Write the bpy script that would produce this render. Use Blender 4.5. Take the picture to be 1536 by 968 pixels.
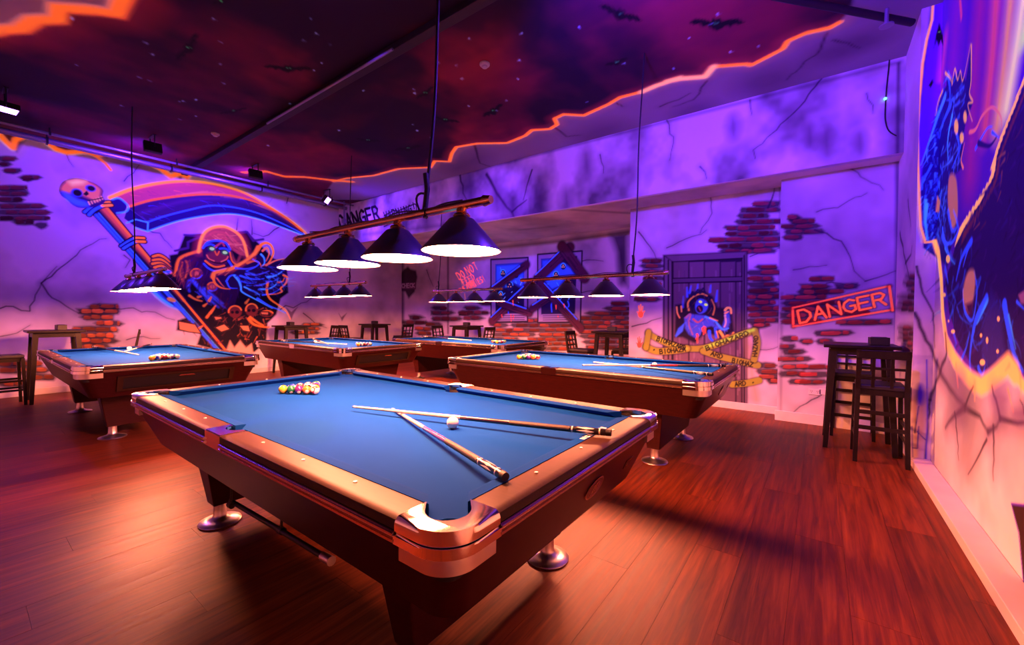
import bpy, bmesh, math, random
import numpy as np
from mathutils import Matrix, Vector

for o in list(bpy.data.objects): bpy.data.objects.remove(o)
S = bpy.context.scene
COL = S.collection
rng = np.random.default_rng(7)
random.seed(5)
PI = math.pi

# ------------------------------------------------------------------ camera
F_PX, YAW, PITCH, ROLL, CAM_H = 623.52, 0.63755, -0.02062, 0.00651, 1.3227
c_f = np.array([-math.sin(YAW)*math.cos(PITCH), math.cos(YAW)*math.cos(PITCH), math.sin(PITCH)])
c_r0 = np.array([math.cos(YAW), math.sin(YAW), 0.0]); c_u0 = np.cross(c_r0, c_f)
c_r = c_r0*math.cos(ROLL)+c_u0*math.sin(ROLL); c_u = -c_r0*math.sin(ROLL)+c_u0*math.cos(ROLL)
cd = bpy.data.cameras.new('camera'); cd.sensor_width = 36; cd.sensor_fit = 'HORIZONTAL'
cd.lens = F_PX/1536*36; cd.clip_start = .02; cd.clip_end = 100
cam = bpy.data.objects.new('camera', cd); COL.objects.link(cam)
M = Matrix.Identity(4)
for i in range(3):
    M[i][0], M[i][1], M[i][2] = c_r[i], c_u[i], -c_f[i]
M[2][3] = CAM_H
cam.matrix_world = M
S.camera = cam

# ------------------------------------------------------------------ world, view
w = bpy.data.worlds.new('world'); S.world = w; w.use_nodes = True
w.node_tree.nodes['Background'].inputs[0].default_value = (.02, .008, .04, 1)
w.node_tree.nodes['Background'].inputs[1].default_value = .1
S.view_settings.view_transform = 'Standard'; S.view_settings.look = 'None'
S.view_settings.exposure = 0.0; S.view_settings.gamma = 1.0; S.view_settings.use_curve_mapping = False

# room constants (metres; x along the back wall, y away from the camera)
XL, XR, YB, YRT, YDW, YWW, ZC, ZS = -9.9, .80, 5.92, 6.23, 6.58, 7.90, 4.02, 3.03
YF = -2.6                        # wall behind the camera
XPL, YPI = .67, 5.10             # corner pier / plinth face
LAMP_COL, LAMP_L = (1.0, .25, .11), 350.0
UV_COL = (.125, .022, 1.0)

# blacklight floods (their housings are built further down at the same places)
FLOODS = [  # position, aim, power, spot angle
    ((-8.05, .43, 3.80), (-7.5, .5, .4), 150, 130),
    ((-8.30, 1.88, 3.84), (-9.9, 1.9, 3.4), 225, 140),
    ((-8.35, 3.35, 3.84), (-9.9, 3.5, 3.4), 185, 140),
    ((-8.75, 4.95, 3.80), (-7.0, 6.4, 2.2), 200, 140),
    ((-1.30, 2.00, 3.32), (-1.3, 6.0, 3.75), 800, 100),  # unseen flood added to light the bulkhead and ceiling edge
    ((-.60, 1.50, 3.86), (.9, 4.3, 3.1), 420, 105),  # another unseen flood, added for the right wall
    ((.20, 3.00, 3.86), (-2.2, 1.45, 1.6), 430, 48),  # added out of view for the violet sheen on the lamp shades
    ((-3.30, 1.60, 3.86), (-5.6, 7.9, 2.5), 1300, 34),  # added out of view to brighten the window wall
]
for i, (p, a, pw, ang) in enumerate(FLOODS):
    ld = bpy.data.lights.new('blacklight_beam', 'SPOT'); ld.energy = pw*1.2; ld.color = UV_COL
    ld.spot_size = math.radians(ang); ld.spot_blend = .9; ld.shadow_soft_size = .09
    lo = bpy.data.objects.new('blacklight_beam', ld); COL.objects.link(lo)
    d = (Vector(a)-Vector(p)).normalized()
    lo.location = Vector(p)+d*.10
    lo.rotation_euler = d.to_track_quat('-Z', 'Y').to_euler()

# ------------------------------------------------------------------ helpers
def lin(c):
    c = c/255
    return c/12.92 if c <= .04045 else ((c+.055)/1.055)**2.4
def rgb(r, g, b): return (lin(r), lin(g), lin(b))
def ray(px, py):
    return (px-768)/F_PX*c_r - (py-484)/F_PX*c_u + c_f
def on_z(px, py, z): d = ray(px, py); return d*((z-CAM_H)/d[2])
def on_y(px, py, y):
    d = ray(px, py); p = d*(y/d[1]); return Vector((p[0], y, p[2]+CAM_H))
def on_x(px, py, x):
    d = ray(px, py); p = d*(x/d[0]); return Vector((x, p[1], p[2]+CAM_H))

def tag(o, label=None, cat=None, group=None, kind=None):
    if label: o['label'] = label
    if cat: o['category'] = cat
    if group: o['group'] = group
    if kind: o['kind'] = kind
    return o
def empty(name, loc=(0, 0, 0), rz=0, parent=None):
    o = bpy.data.objects.new(name, None); COL.objects.link(o); o.location = loc; o.rotation_euler = (0, 0, rz)
    o.empty_display_size = .1
    if parent: o.parent = parent
    return o
def link(name, me, parent=None, loc=None, rot=None):
    o = bpy.data.objects.new(name, me); COL.objects.link(o)
    if parent: o.parent = parent
    if loc is not None: o.location = loc
    if rot is not None: o.rotation_euler = rot
    return o
def fin(name, bm, mat, parent=None, smooth=None, loc=None, rot=None):
    bmesh.ops.recalc_face_normals(bm, faces=bm.faces)
    me = bpy.data.meshes.new(name); bm.to_mesh(me); bm.free()
    if mat: me.materials.append(mat)
    if smooth is not None:
        me.shade_smooth() if smooth >= 180 else me.set_sharp_from_angle(angle=math.radians(smooth))
        if smooth < 180:
            for p in me.polygons: p.use_smooth = True
            me.set_sharp_from_angle(angle=math.radians(smooth))
    return link(name, me, parent, loc, rot)
def copy_tree(o, parent=None):
    c = o.copy(); COL.objects.link(c); c.parent = parent
    for ch in list(o.children): copy_tree(ch, c)
    return c
def box(bm, x0, x1, y0, y1, z0, z1, bev=0):
    vs = [bm.verts.new(p) for p in ((x0,y0,z0),(x1,y0,z0),(x1,y1,z0),(x0,y1,z0),(x0,y0,z1),(x1,y0,z1),(x1,y1,z1),(x0,y1,z1))]
    fs = [bm.faces.new([vs[i] for i in f]) for f in ((3,2,1,0),(4,5,6,7),(0,1,5,4),(1,2,6,5),(2,3,7,6),(3,0,4,7))]
    if bev:
        es = {e for f in fs for e in f.edges}
        bmesh.ops.bevel(bm, geom=list(es), offset=bev, segments=2, affect='EDGES', profile=.5)
    return vs
def hull8(bm, bot, top, bev=0):
    vs = [bm.verts.new(p) for p in list(bot)+list(top)]
    fs = [bm.faces.new([vs[i] for i in f]) for f in ((3,2,1,0),(4,5,6,7),(0,1,5,4),(1,2,6,5),(2,3,7,6),(3,0,4,7))]
    if bev:
        es = {e for f in fs for e in f.edges}
        bmesh.ops.bevel(bm, geom=list(es), offset=bev, segments=2, affect='EDGES', profile=.5)
    return vs
def tube(bm, pts, r, n=10, cap=True, r1=None):
    pts = [Vector(p) for p in pts]; rings = []; m = len(pts)
    up = Vector((0, 0, 1))
    for i, p in enumerate(pts):
        t = (pts[min(i+1, m-1)]-pts[max(i-1, 0)]).normalized()
        a = t.cross(up) if abs(t.z) < .95 else t.cross(Vector((1, 0, 0)))
        a.normalize(); b = t.cross(a)
        rr = r if r1 is None else r+(r1-r)*i/(m-1)
        rings.append([bm.verts.new(p+(a*math.cos(2*PI*k/n)+b*math.sin(2*PI*k/n))*rr) for k in range(n)])
    for i in range(m-1):
        for k in range(n):
            bm.faces.new((rings[i][k], rings[i][(k+1) % n], rings[i+1][(k+1) % n], rings[i+1][k]))
    if cap:
        bm.faces.new(rings[0][::-1]); bm.faces.new(rings[-1])
def lathe(bm, prof, n=24, cx=0, cy=0, close=False):
    rings = []
    for r, z in prof:
        if r < 1e-6: rings.append([bm.verts.new((cx, cy, z))])
        else: rings.append([bm.verts.new((cx+r*math.cos(2*PI*k/n), cy+r*math.sin(2*PI*k/n), z)) for k in range(n)])
    for a, b in zip(rings[:-1], rings[1:]):
        for k in range(n):
            k2 = (k+1) % n
            if len(a) == 1 and len(b) == 1: continue
            if len(a) == 1: bm.faces.new((a[0], b[k2], b[k]))
            elif len(b) == 1: bm.faces.new((a[k], a[k2], b[0]))
            else: bm.faces.new((a[k], a[k2], b[k2], b[k]))
def prism(bm, poly, z0, z1):
    a = [bm.verts.new((x, y, z0)) for x, y in poly]; b = [bm.verts.new((x, y, z1)) for x, y in poly]
    n = len(poly)
    f0 = bm.faces.new(a[::-1]); f1 = bm.faces.new(b)
    for i in range(n): bm.faces.new((a[i], a[(i+1) % n], b[(i+1) % n], b[i]))
    return a, b, f1
def sweep(bm, prof, path):
    # prof: list of (offset, z) ; path: list of (point2d, normal2d) sections
    rings = [[bm.verts.new((p[0]+n[0]*o, p[1]+n[1]*o, z)) for o, z in prof] for p, n in path]
    m = len(prof)
    for a, b in zip(rings[:-1], rings[1:]):
        for k in range(m): bm.faces.new((a[k], a[(k+1) % m], b[(k+1) % m], b[k]))
    bm.faces.new(rings[0][::-1]); bm.faces.new(rings[-1])

# ------------------------------------------------------------------ materials
MATS = {}
def mat(name, col, rough=.5, metal=0.0, spec=.5, bump=0.0, bscale=60, var=0.0, vscale=8, emit=None, es=1.0, coat=0, aniso=None):
    if name in MATS: return MATS[name]
    m = bpy.data.materials.new(name); m.use_nodes = True; nt = m.node_tree; N = nt.nodes; L = nt.links
    b = N['Principled BSDF']
    b.inputs['Base Color'].default_value = (*col, 1); b.inputs['Roughness'].default_value = rough
    b.inputs['Metallic'].default_value = metal; b.inputs['Specular IOR Level'].default_value = spec
    b.inputs['Coat Weight'].default_value = coat
    tc = N.new('ShaderNodeTexCoord')
    if var:
        nz = N.new('ShaderNodeTexNoise'); nz.inputs['Scale'].default_value = vscale; nz.inputs['Detail'].default_value = 4
        L.new(tc.outputs['Object'], nz.inputs['Vector'])
        if aniso:
            mp = N.new('ShaderNodeMapping'); mp.inputs['Scale'].default_value = aniso
            L.new(tc.outputs['Object'], mp.inputs['Vector']); L.new(mp.outputs[0], nz.inputs['Vector'])
        r = N.new('ShaderNodeMapRange'); r.inputs[1].default_value = .3; r.inputs[2].default_value = .7
        r.inputs[3].default_value = 1-var; r.inputs[4].default_value = 1+var
        L.new(nz.outputs['Fac'], r.inputs[0])
        mx = N.new('ShaderNodeMix'); mx.data_type = 'RGBA'; mx.blend_type = 'MULTIPLY'; mx.inputs[0].default_value = 1
        mx.inputs[6].default_value = (*col, 1); L.new(r.outputs[0], mx.inputs[7])
        L.new(mx.outputs[2], b.inputs['Base Color'])
    if bump:
        nb = N.new('ShaderNodeTexNoise'); nb.inputs['Scale'].default_value = bscale; nb.inputs['Detail'].default_value = 3
        L.new(tc.outputs['Object'], nb.inputs['Vector'])
        bp = N.new('ShaderNodeBump'); bp.inputs['Strength'].default_value = bump; bp.inputs['Distance'].default_value = .004
        L.new(nb.outputs['Fac'], bp.inputs['Height']); L.new(bp.outputs[0], b.inputs['Normal'])
    if emit:
        b.inputs['Emission Color'].default_value = (*emit, 1); b.inputs['Emission Strength'].default_value = es
    MATS[name] = m
    return m

def paint_mat():
    # painted plaster: colours come from the colour attribute laid down by the canvases below;
    # its alpha marks the fluorescent paint, whose blacklight glow is put in as a fixed emission
    m = bpy.data.materials.new('mural_paint'); m.use_nodes = True; N = m.node_tree.nodes; L = m.node_tree.links
    b = N['Principled BSDF']; b.inputs['Roughness'].default_value = .7; b.inputs['Specular IOR Level'].default_value = .2
    at = N.new('ShaderNodeAttribute'); at.attribute_name = 'paint'
    L.new(at.outputs['Color'], b.inputs['Base Color'])
    L.new(at.outputs['Color'], b.inputs['Emission Color'])
    mu = N.new('ShaderNodeMath'); mu.operation = 'MULTIPLY'; mu.inputs[1].default_value = 1.0
    L.new(at.outputs['Alpha'], mu.inputs[0]); L.new(mu.outputs[0], b.inputs['Emission Strength'])
    tc = N.new('ShaderNodeTexCoord'); nb = N.new('ShaderNodeTexNoise'); nb.inputs['Scale'].default_value = 45; nb.inputs['Detail'].default_value = 4
    L.new(tc.outputs['Object'], nb.inputs['Vector'])
    bp = N.new('ShaderNodeBump'); bp.inputs['Strength'].default_value = .12; bp.inputs['Distance'].default_value = .004
    L.new(nb.outputs['Fac'], bp.inputs['Height']); L.new(bp.outputs[0], b.inputs['Normal'])
    return m
M_PAINT = paint_mat()
PLASTER = (.80, .70, .73)
M_PLASTER = mat('plain_plaster', PLASTER, .75, var=.12, vscale=1.5, bump=.1)
M_DARKSTEEL = mat('black_powder_coat', (.012, .010, .012), .45)
M_SKIRT = mat('skirting_gloss_paint', (.72, .62, .58), .4, var=.06)
# ------------------------------------------------------------------ canvases (painted walls)
def vnoise(shape, cells, seed):
    r = np.random.default_rng(seed); g = r.random((cells[0]+2, cells[1]+2))
    y = np.linspace(0, cells[0], shape[0]); x = np.linspace(0, cells[1], shape[1])
    yi = np.minimum(y.astype(int), cells[0]); xi = np.minimum(x.astype(int), cells[1])
    fy = (y-yi)[:, None]; fx = (x-xi)[None, :]
    fy = fy*fy*(3-2*fy); fx = fx*fx*(3-2*fx)
    a = g[yi][:, xi]; b = g[yi][:, xi+1]; c = g[yi+1][:, xi]; d = g[yi+1][:, xi+1]
    return (a*(1-fx)+b*fx)*(1-fy)+(c*(1-fx)+d*fx)*fy
def fbm(shape, cells, seed, octs=4):
    o = 0; amp = 1; t = 0
    for k in range(octs):
        o = o+amp*vnoise(shape, (max(1, int(cells[0]*2**k)), max(1, int(cells[1]*2**k))), seed+k); t += amp; amp *= .5
    return o/t
def smooth(pts, n=6, closed=False):
    P = np.asarray(pts, float); m = len(P)
    if m < 3: return P
    out = []
    idx = range(m if closed else m-1)
    for i in idx:
        if closed: p0, p1, p2, p3 = P[(i-1) % m], P[i], P[(i+1) % m], P[(i+2) % m]
        else: p0, p1, p2, p3 = P[max(i-1, 0)], P[i], P[i+1], P[min(i+2, m-1)]
        for k in range(n):
            t = k/n
            out.append(.5*((2*p1)+(-p0+p2)*t+(2*p0-5*p1+4*p2-p3)*t*t+(-p0+3*p1-3*p2+p3)*t**3))
    if not closed: out.append(P[-1])
    return np.array(out)

class Canvas:
    """A flat painted surface: origin P0, in-plane axes U and V, size w x h (m), grid step res."""
    def __init__(s, P0, U, V, w, h, res, base=PLASTER, smudge=.25, seed=1, cell=.7):
        s.P0 = np.array(P0, float); s.U = np.array(U, float); s.V = np.array(V, float)
        s.N = np.cross(s.U, s.V); s.w, s.h = w, h
        s.nu = int(round(w/res)); s.nv = int(round(h/res))
        s.us = np.linspace(0, w, s.nu+1); s.vs = np.linspace(0, h, s.nv+1)
        sh = (s.nv+1, s.nu+1)
        n = fbm(sh, (max(1, h/cell), max(1, w/cell)), seed, 4)
        f = 1-smudge*np.clip((n-.40)*4.2, -.2, 1.5)
        s.c = f[..., None]*np.array(base)[None, None, :]
        s.e = np.zeros(sh); s.i = np.zeros(sh, int)
    def T(s, pts):      # photograph pixel -> metres on this surface
        out = []
        for px, py in pts:
            d = ray(px, py); o = s.P0-np.array([0, 0, CAM_H]); t = (o@s.N)/(d@s.N); q = d*t-o
            out.append((q@s.U, q@s.V))
        return np.array(out)
    def _sub(s, p, m):
        lo = p.min(0)-m; hi = p.max(0)+m
        a = max(0, np.searchsorted(s.us, lo[0])-1); b = min(s.nu+1, np.searchsorted(s.us, hi[0])+1)
        c = max(0, np.searchsorted(s.vs, lo[1])-1); d = min(s.nv+1, np.searchsorted(s.vs, hi[1])+1)
        if b <= a or d <= c: return None
        return slice(c, d), slice(a, b), s.us[None, a:b], s.vs[c:d, None]
    def _comp(s, sl, m, col, emi, idn):
        cc = s.c[sl[0], sl[1]]; m3 = m[..., None]
        s.c[sl[0], sl[1]] = cc*(1-m3)+np.array(col)*m3
        ee = s.e[sl[0], sl[1]]; s.e[sl[0], sl[1]] = ee*(1-m)+emi*m
        if idn is not None:
            ii = s.i[sl[0], sl[1]]; ii[m > .5] = idn
    def uv_stroke(s, p, w, col, soft=None, a=1, w1=None, emi=0, idn=None):
        res = s.us[1]; soft = max(soft or 0, res*1.1)
        w1 = w if w1 is None else w1
        q = s._sub(p, max(w, w1)/2+soft)
        if q is None: return
        sl = q[:2]; X, Y = q[2], q[3]
        L = np.r_[0, np.cumsum(np.hypot(*np.diff(p, axis=0).T))]; tot = max(L[-1], 1e-9)
        best = np.full((Y.shape[0], X.shape[1]), 1e9)
        for k in range(len(p)-1):
            ax, ay = p[k]; bx, by = p[k+1]; dx, dy = bx-ax, by-ay; l2 = dx*dx+dy*dy
            if l2 < 1e-12: continue
            t = np.clip(((X-ax)*dx+(Y-ay)*dy)/l2, 0, 1)
            d = np.hypot(X-ax-t*dx, Y-ay-t*dy)
            g = (L[k]+t*(L[k+1]-L[k]))/tot
            best = np.minimum(best, d-.5*(w+(w1-w)*g))
        m = np.clip(.5-best/soft, 0, 1)*a
        s._comp(sl, m, col, emi, idn)
    def uv_fill(s, p, col, soft=None, a=1, emi=0, idn=None, col2=None, ax=None):
        res = s.us[1]; soft = max(soft or 0, res*1.1)
        q = s._sub(p, soft)
        if q is None: return
        sl = q[:2]; X, Y = q[2], q[3]
        ins = np.zeros((Y.shape[0], X.shape[1]), bool); best = np.full(ins.shape, 1e9)
        n = len(p)
        for k in range(n):
            ax_, ay_ = p[k]; bx, by = p[(k+1) % n]; dx, dy = bx-ax_, by-ay_; l2 = dx*dx+dy*dy
            if l2 < 1e-12: continue
            c = (ay_ > Y) != (by > Y)
            with np.errstate(divide='ignore', invalid='ignore'):
                xx = dx*(Y-ay_)/(dy if dy else 1e-12)+ax_
            ins ^= c & (X < xx)
            t = np.clip(((X-ax_)*dx+(Y-ay_)*dy)/l2, 0, 1)
            best = np.minimum(best, np.hypot(X-ax_-t*dx, Y-ay_-t*dy))
        d = np.where(ins, -best, best)
        m = np.clip(.5-d/soft, 0, 1)*a
        if col2 is not None:   # gradient from col to col2 along axis ax (two uv points)
            (x0, y0), (x1, y1) = ax
            g = np.clip(((X-x0)*(x1-x0)+(Y-y0)*(y1-y0))/((x1-x0)**2+(y1-y0)**2), 0, 1)[..., None]
            col = np.array(col)*(1-g)+np.array(col2)*g
        s._comp(sl, m, col, emi, idn)
    # pixel-traced versions: widths are given in photograph pixels and turned into metres where they lie
    def _k(s, pts):
        P = np.asarray(pts, float); c = P.mean(0)
        t = s.T([c, c+(6, 0), c+(0, 6)])
        return .5*(np.hypot(*(t[1]-t[0]))+np.hypot(*(t[2]-t[0])))/6
    def stroke(s, pts, w, col, soft=0, a=1, w1=None, emi=0, idn=None, sm=True, kf=1):
        P = smooth(pts) if sm else np.asarray(pts, float)
        k = s._k(pts)*kf
        s.uv_stroke(s.T(P), w*k, col, soft*k, a, None if w1 is None else w1*k, emi, idn)
    def fill(s, pts, col, soft=0, a=1, emi=0, idn=None, sm=False, col2=None, ax=None):
        P = smooth(pts, 5, True) if sm else np.asarray(pts, float)
        k = s._k(pts)
        s.uv_fill(s.T(P), col, soft*k, a, emi, idn, col2, None if ax is None else s.T(ax))
    def ell(s, c, rx, ry, col, rot=0, **kw):
        t = np.linspace(0, 2*PI, 25)[:-1]; x = rx*np.cos(t); y = ry*np.sin(t)
        s.fill(np.stack([c[0]+x*math.cos(rot)-y*math.sin(rot), c[1]+x*math.sin(rot)+y*math.cos(rot)], 1), col, **kw)
    def crack(s, pts, w=2.0, a=.9, col=(.03, .015, .04), jit=1.5, seed=0, halo=True):
        r = np.random.default_rng(seed+int(pts[0][0]*7+pts[0][1]*13))
        P = [pts[0]]
        for p, q in zip(pts[:-1], pts[1:]):
            d = math.hypot(q[0]-p[0], q[1]-p[1]); n = max(1, int(d/9))
            for k in range(1, n+1):
                j = r.normal(0, jit, 2) if k < n else (0, 0)
                P.append((p[0]+(q[0]-p[0])*k/n+j[0], p[1]+(q[1]-p[1])*k/n+j[1]))
        if halo: s.stroke(P, w*3.2, (.16, .12, .18), soft=w*5, a=.4*a, w1=w*1.2, sm=False)
        s.stroke(P, w, col, soft=w*.6, a=a, w1=w*.35, sm=False)
    def bricks(s, rows, hpx, seed=0, col=(.30, .07, .035), blen=22, slope=0, idn=None):
        r = np.random.default_rng(seed)
        for y, x0, x1 in rows:
            L_ = x1-x0; j = lambda: r.uniform(-.3, .3)*hpx
            s.fill([(x0-2+j(), y-hpx*.5), (x0+L_*.4, y-hpx*.6+j()*.4+slope*L_*.4), (x1+j(), y-hpx*.5+slope*L_), (x1+5+j()*2, y+hpx*.1+slope*L_), (x1+j(), y+hpx*.6+slope*L_), (x0+L_*.5, y+hpx*.7+j()*.4), (x0+j(), y+hpx*.62), (x0-5+j()*2, y)],
                   (.02, .006, .012), soft=hpx*.5, a=.9, idn=idn)
        for y, x0, x1 in rows:
            x = x0+r.uniform(-.35, .35)*blen; x1 = x1+r.uniform(-.3, .3)*blen
            while x < x1-3:
                if r.random() < .08: x += blen*.5
                l = min(blen*r.uniform(.6, 1.25), x1-x); h = hpx*r.uniform(.62, .8); t = r.uniform(.22, 1.1)
                yy = y+slope*(x-x0)+r.uniform(-.6, .6)
                g = r.uniform(.8, 1.2)
                e = l*r.uniform(.02, .12); e2 = l*r.uniform(.02, .14); j = lambda: r.uniform(-.11, .11)*h
                s.fill([(x+e, yy-h*.42+j()), (x+l*.3, yy-h*.5+j()), (x+l*.65, yy-h*.48+j()+slope*l), (x+l-e2, yy-h*.36+j()+slope*l), (x+l, yy+j()+slope*l), (x+l-e2*1.2, yy+h*.46+j()+slope*l), (x+l*.5, yy+h*.5+j()), (x+e*.5, yy+h*.42+j()), (x-e*.4, yy+j())],
                       (col[0]*t, col[1]*t*g, col[2]*t), idn=idn, soft=1.4)
                s.stroke([(x+e, yy-h*.28), (x+l*.6, yy-h*.32+slope*l)], h*.22, (col[0]*t*1.9, col[1]*t*2.2, col[2]*t*2), soft=h*.3, a=.6, idn=idn)
                s.stroke([(x, yy+h*.5), (x+l*.5, yy+h*.6), (x+l, yy+h*.5+slope*l)], h*.26, (.010, .003, .008), soft=h*.2, a=.85, idn=idn, w1=h*.1)
                x += l+r.uniform(.8, 2)
    def fur(s, poly, n, ang, ln, cols, w, emi=0, jit=.35, seed=0, a=.85, idn=None, curl=.25):
        # short tapering brush strokes scattered inside a traced outline
        r = np.random.default_rng(seed); P = np.asarray(poly, float); lo, hi = P.min(0), P.max(0); m = len(P); k = 0
        while k < n:
            q = r.uniform(lo, hi); ins = False
            for i in range(m):
                (ax, ay), (bx, by) = P[i], P[(i+1) % m]
                if (ay > q[1]) != (by > q[1]) and q[0] < (bx-ax)*(q[1]-ay)/(by-ay+1e-9)+ax: ins = not ins
            k += 1
            if not ins: continue
            t = ang+r.normal(0, jit); l = ln*r.uniform(.5, 1.3); c = r.normal(0, curl)
            p1 = q+l*.5*np.array([math.cos(t), math.sin(t)]); p2 = p1+l*.5*np.array([math.cos(t+c), math.sin(t+c)])
            cc = cols[r.integers(len(cols))]
            s.stroke([q, p1, p2], w*r.uniform(.6, 1.3), cc, soft=w*.7, a=a*r.uniform(.5, 1), w1=w*.15, emi=emi*(1 if max(cc) > .3 else .1), idn=idn)
    def text(s, string, a, b, h, w, col, soft=0, emi=0, lean=0, alpha=1, idn=None, gap=.28):
        # written from pixel a to pixel b along the baseline, letters h pixels tall
        a = np.array(a, float); b = np.array(b, float); d = b-a; n = len(string)
        adv = d/(n-gap*0+0.0); L = np.hypot(*d); ux = d/L; up = np.array([ux[1], -ux[0]])
        if up[1] > 0: up = -up
        up = up+ux*lean
        for k, ch in enumerate(string):
            for st in FONT.get(ch, ()):
                P = [a+adv*k+adv*(1-gap)*x+up*h*y for x, y in st]
                s.stroke(P, w, col, soft=soft, emi=emi, a=alpha, sm=False, idn=idn)
    def build(s, name, ids, box_back=.12, parent=None, flip=False):
        """ids: {id: (name, label)} -> wall mesh plus one child mesh for each painted motif"""
        X, Y = np.meshgrid(s.us, s.vs)
        P = (s.P0+X[..., None]*s.U+Y[..., None]*s.V).reshape(-1, 3)
        W = s.nu+1
        j, i = np.meshgrid(np.arange(s.nv), np.arange(s.nu), indexing='ij')
        q = np.stack([j*W+i, j*W+i+1, (j+1)*W+i+1, (j+1)*W+i], -1).reshape(-1, 4)
        if flip: q = q[:, ::-1]
        fid = s.i[:-1, :-1].reshape(-1)
        col = np.concatenate([np.clip(s.c, 0, 1), s.e[..., None]], -1).reshape(-1, 4).astype(np.float32)
        def mesh(nm, qq, extra=None):
            u, inv = np.unique(qq, return_inverse=True); qq = inv.reshape(-1, 4); pts = P[u]; cc = col[u]
            if extra is not None:
                ep, eq = extra; qq = np.concatenate([qq, eq+len(pts)]); pts = np.concatenate([pts, ep])
                cc = np.concatenate([cc, np.tile(np.array([[*PLASTER, 0]], np.float32), (len(ep), 1))])
            me = bpy.data.meshes.new(nm)
            me.vertices.add(len(pts)); me.vertices.foreach_set('co', pts.astype(np.float32).ravel())
            me.loops.add(qq.size); me.loops.foreach_set('vertex_index', qq.astype(np.int32).ravel())
            me.polygons.add(len(qq)); me.polygons.foreach_set('loop_start', (np.arange(len(qq))*4).astype(np.int32))
            me.update(calc_edges=True)
            at = me.color_attributes.new('paint', 'FLOAT_COLOR', 'POINT'); at.data.foreach_set('color', cc.ravel())
            me.materials.append(M_PAINT); return me
        nrm = -s.N if flip else s.N
        cs = [s.P0, s.P0+s.U*s.w, s.P0+s.U*s.w+s.V*s.h, s.P0+s.V*s.h]
        bp = np.array([c-nrm*.004 for c in cs]+[c-nrm*box_back for c in cs])
        bq = np.array([(0,1,2,3),(7,6,5,4),(0,4,5,1),(1,5,6,2),(2,6,7,3),(3,7,4,0)])
        ob = link(name, mesh(name, q[fid == 0], (bp, bq)), parent); ob['kind'] = 'structure'
        for k, (nm, lb) in ids.items():
            if (fid == k).any():
                ch = link(nm, mesh(nm, q[fid == k]), ob)
                if lb: ch['label'] = lb
        return ob

FONT = {
 'A': [[(0,0),(.5,1),(1,0)],[(.2,.38),(.8,.38)]], 'B': [[(0,0),(0,1),(.7,1),(.85,.78),(.65,.54),(0,.54)],[(.65,.54),(1,.3),(.8,0),(0,0)]],
 'C': [[(1,.85),(.6,1),(.15,.8),(0,.5),(.15,.2),(.6,0),(1,.15)]], 'D': [[(0,0),(0,1),(.55,1),(1,.65),(1,.35),(.55,0),(0,0)]],
 'E': [[(1,1),(0,1),(0,0),(1,0)],[(0,.52),(.8,.52)]], 'F': [[(1,1),(0,1),(0,0)],[(0,.52),(.8,.52)]],
 'G': [[(1,.85),(.6,1),(.15,.8),(0,.5),(.15,.2),(.6,0),(1,.15),(1,.48),(.6,.48)]], 'H': [[(0,0),(0,1)],[(1,0),(1,1)],[(0,.5),(1,.5)]],
 'I': [[(.5,0),(.5,1)]], 'K': [[(0,0),(0,1)],[(1,1),(0,.45),(1,0)]], 'M': [[(0,0),(0,1),(.5,.4),(1,1),(1,0)]],
 'N': [[(0,0),(0,1),(1,0),(1,1)]], 'O': [[(.5,1),(.1,.8),(0,.5),(.1,.2),(.5,0),(.9,.2),(1,.5),(.9,.8),(.5,1)]],
 'R': [[(0,0),(0,1),(.7,1),(1,.78),(.7,.5),(0,.5)],[(.5,.5),(1,0)]], 'S': [[(1,.85),(.5,1),(.05,.8),(.2,.55),(.8,.45),(.95,.2),(.5,0),(0,.15)]],
 'T': [[(0,1),(1,1)],[(.5,1),(.5,0)]], 'W': [[(0,1),(.25,0),(.5,.6),(.75,0),(1,1)]], 'Z': [[(0,1),(1,1),(0,0),(1,0)]],
 '!': [[(.5,1),(.45,.3)],[(.45,.05),(.45,0)]], '.': [[(.4,.45),(.55,.55)]],
}
def letter_strokes(cv, lines, width, m, parent, name, label, lift=.0015):
    # fine lettering: brush strokes as thin flat ribbons lying on the wall plane of canvas cv
    bm = bmesh.new()
    for string, a, b, h in lines:
        a = np.array(a, float); b = np.array(b, float); d = b-a; n = len(string); adv = d/n; ux = d/np.hypot(*d); up = np.array([ux[1], -ux[0]])
        for k, ch in enumerate(string):
            for st in FONT.get(ch, ()):
                P = cv.T([a+adv*k+adv*.66*x+up*h*y for x, y in st])
                for p, q in zip(P[:-1], P[1:]):
                    t = (q-p)/max(np.hypot(*(q-p)), 1e-6); nn = np.array([-t[1], t[0]])*width/2; e = t*width*.4
                    vs = [bm.verts.new(cv.P0+cv.U*u+cv.V*v+cv.N*lift) for u, v in (p-e-nn, q+e-nn, q+e+nn, p-e+nn)]
                    bm.faces.new(vs)
    me = bpy.data.meshes.new(name); bm.to_mesh(me); bm.free(); me.materials.append(m)
    o = link(name, me, parent); o['label'] = label; return o
def zf(x0, y0, sc): return lambda *p: [(x0+a*sc, y0+b*sc) for a, b in p]

# fluorescent paints (colour, glow)
ORANGE, PINK, NBLUE, SKYB, NRED, NGRN, YEL = (1.0,.135,.018), (.95,.07,.10), (.03,.08,1.0), (.06,.32,1.0), (1.0,.06,.03), (.25,1.0,.12), (1.0,.62,.16)
BLACK = (.008,.003,.012); DPUR = (.035,.008,.08); NAVY = (.02,.008,.14)
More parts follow.
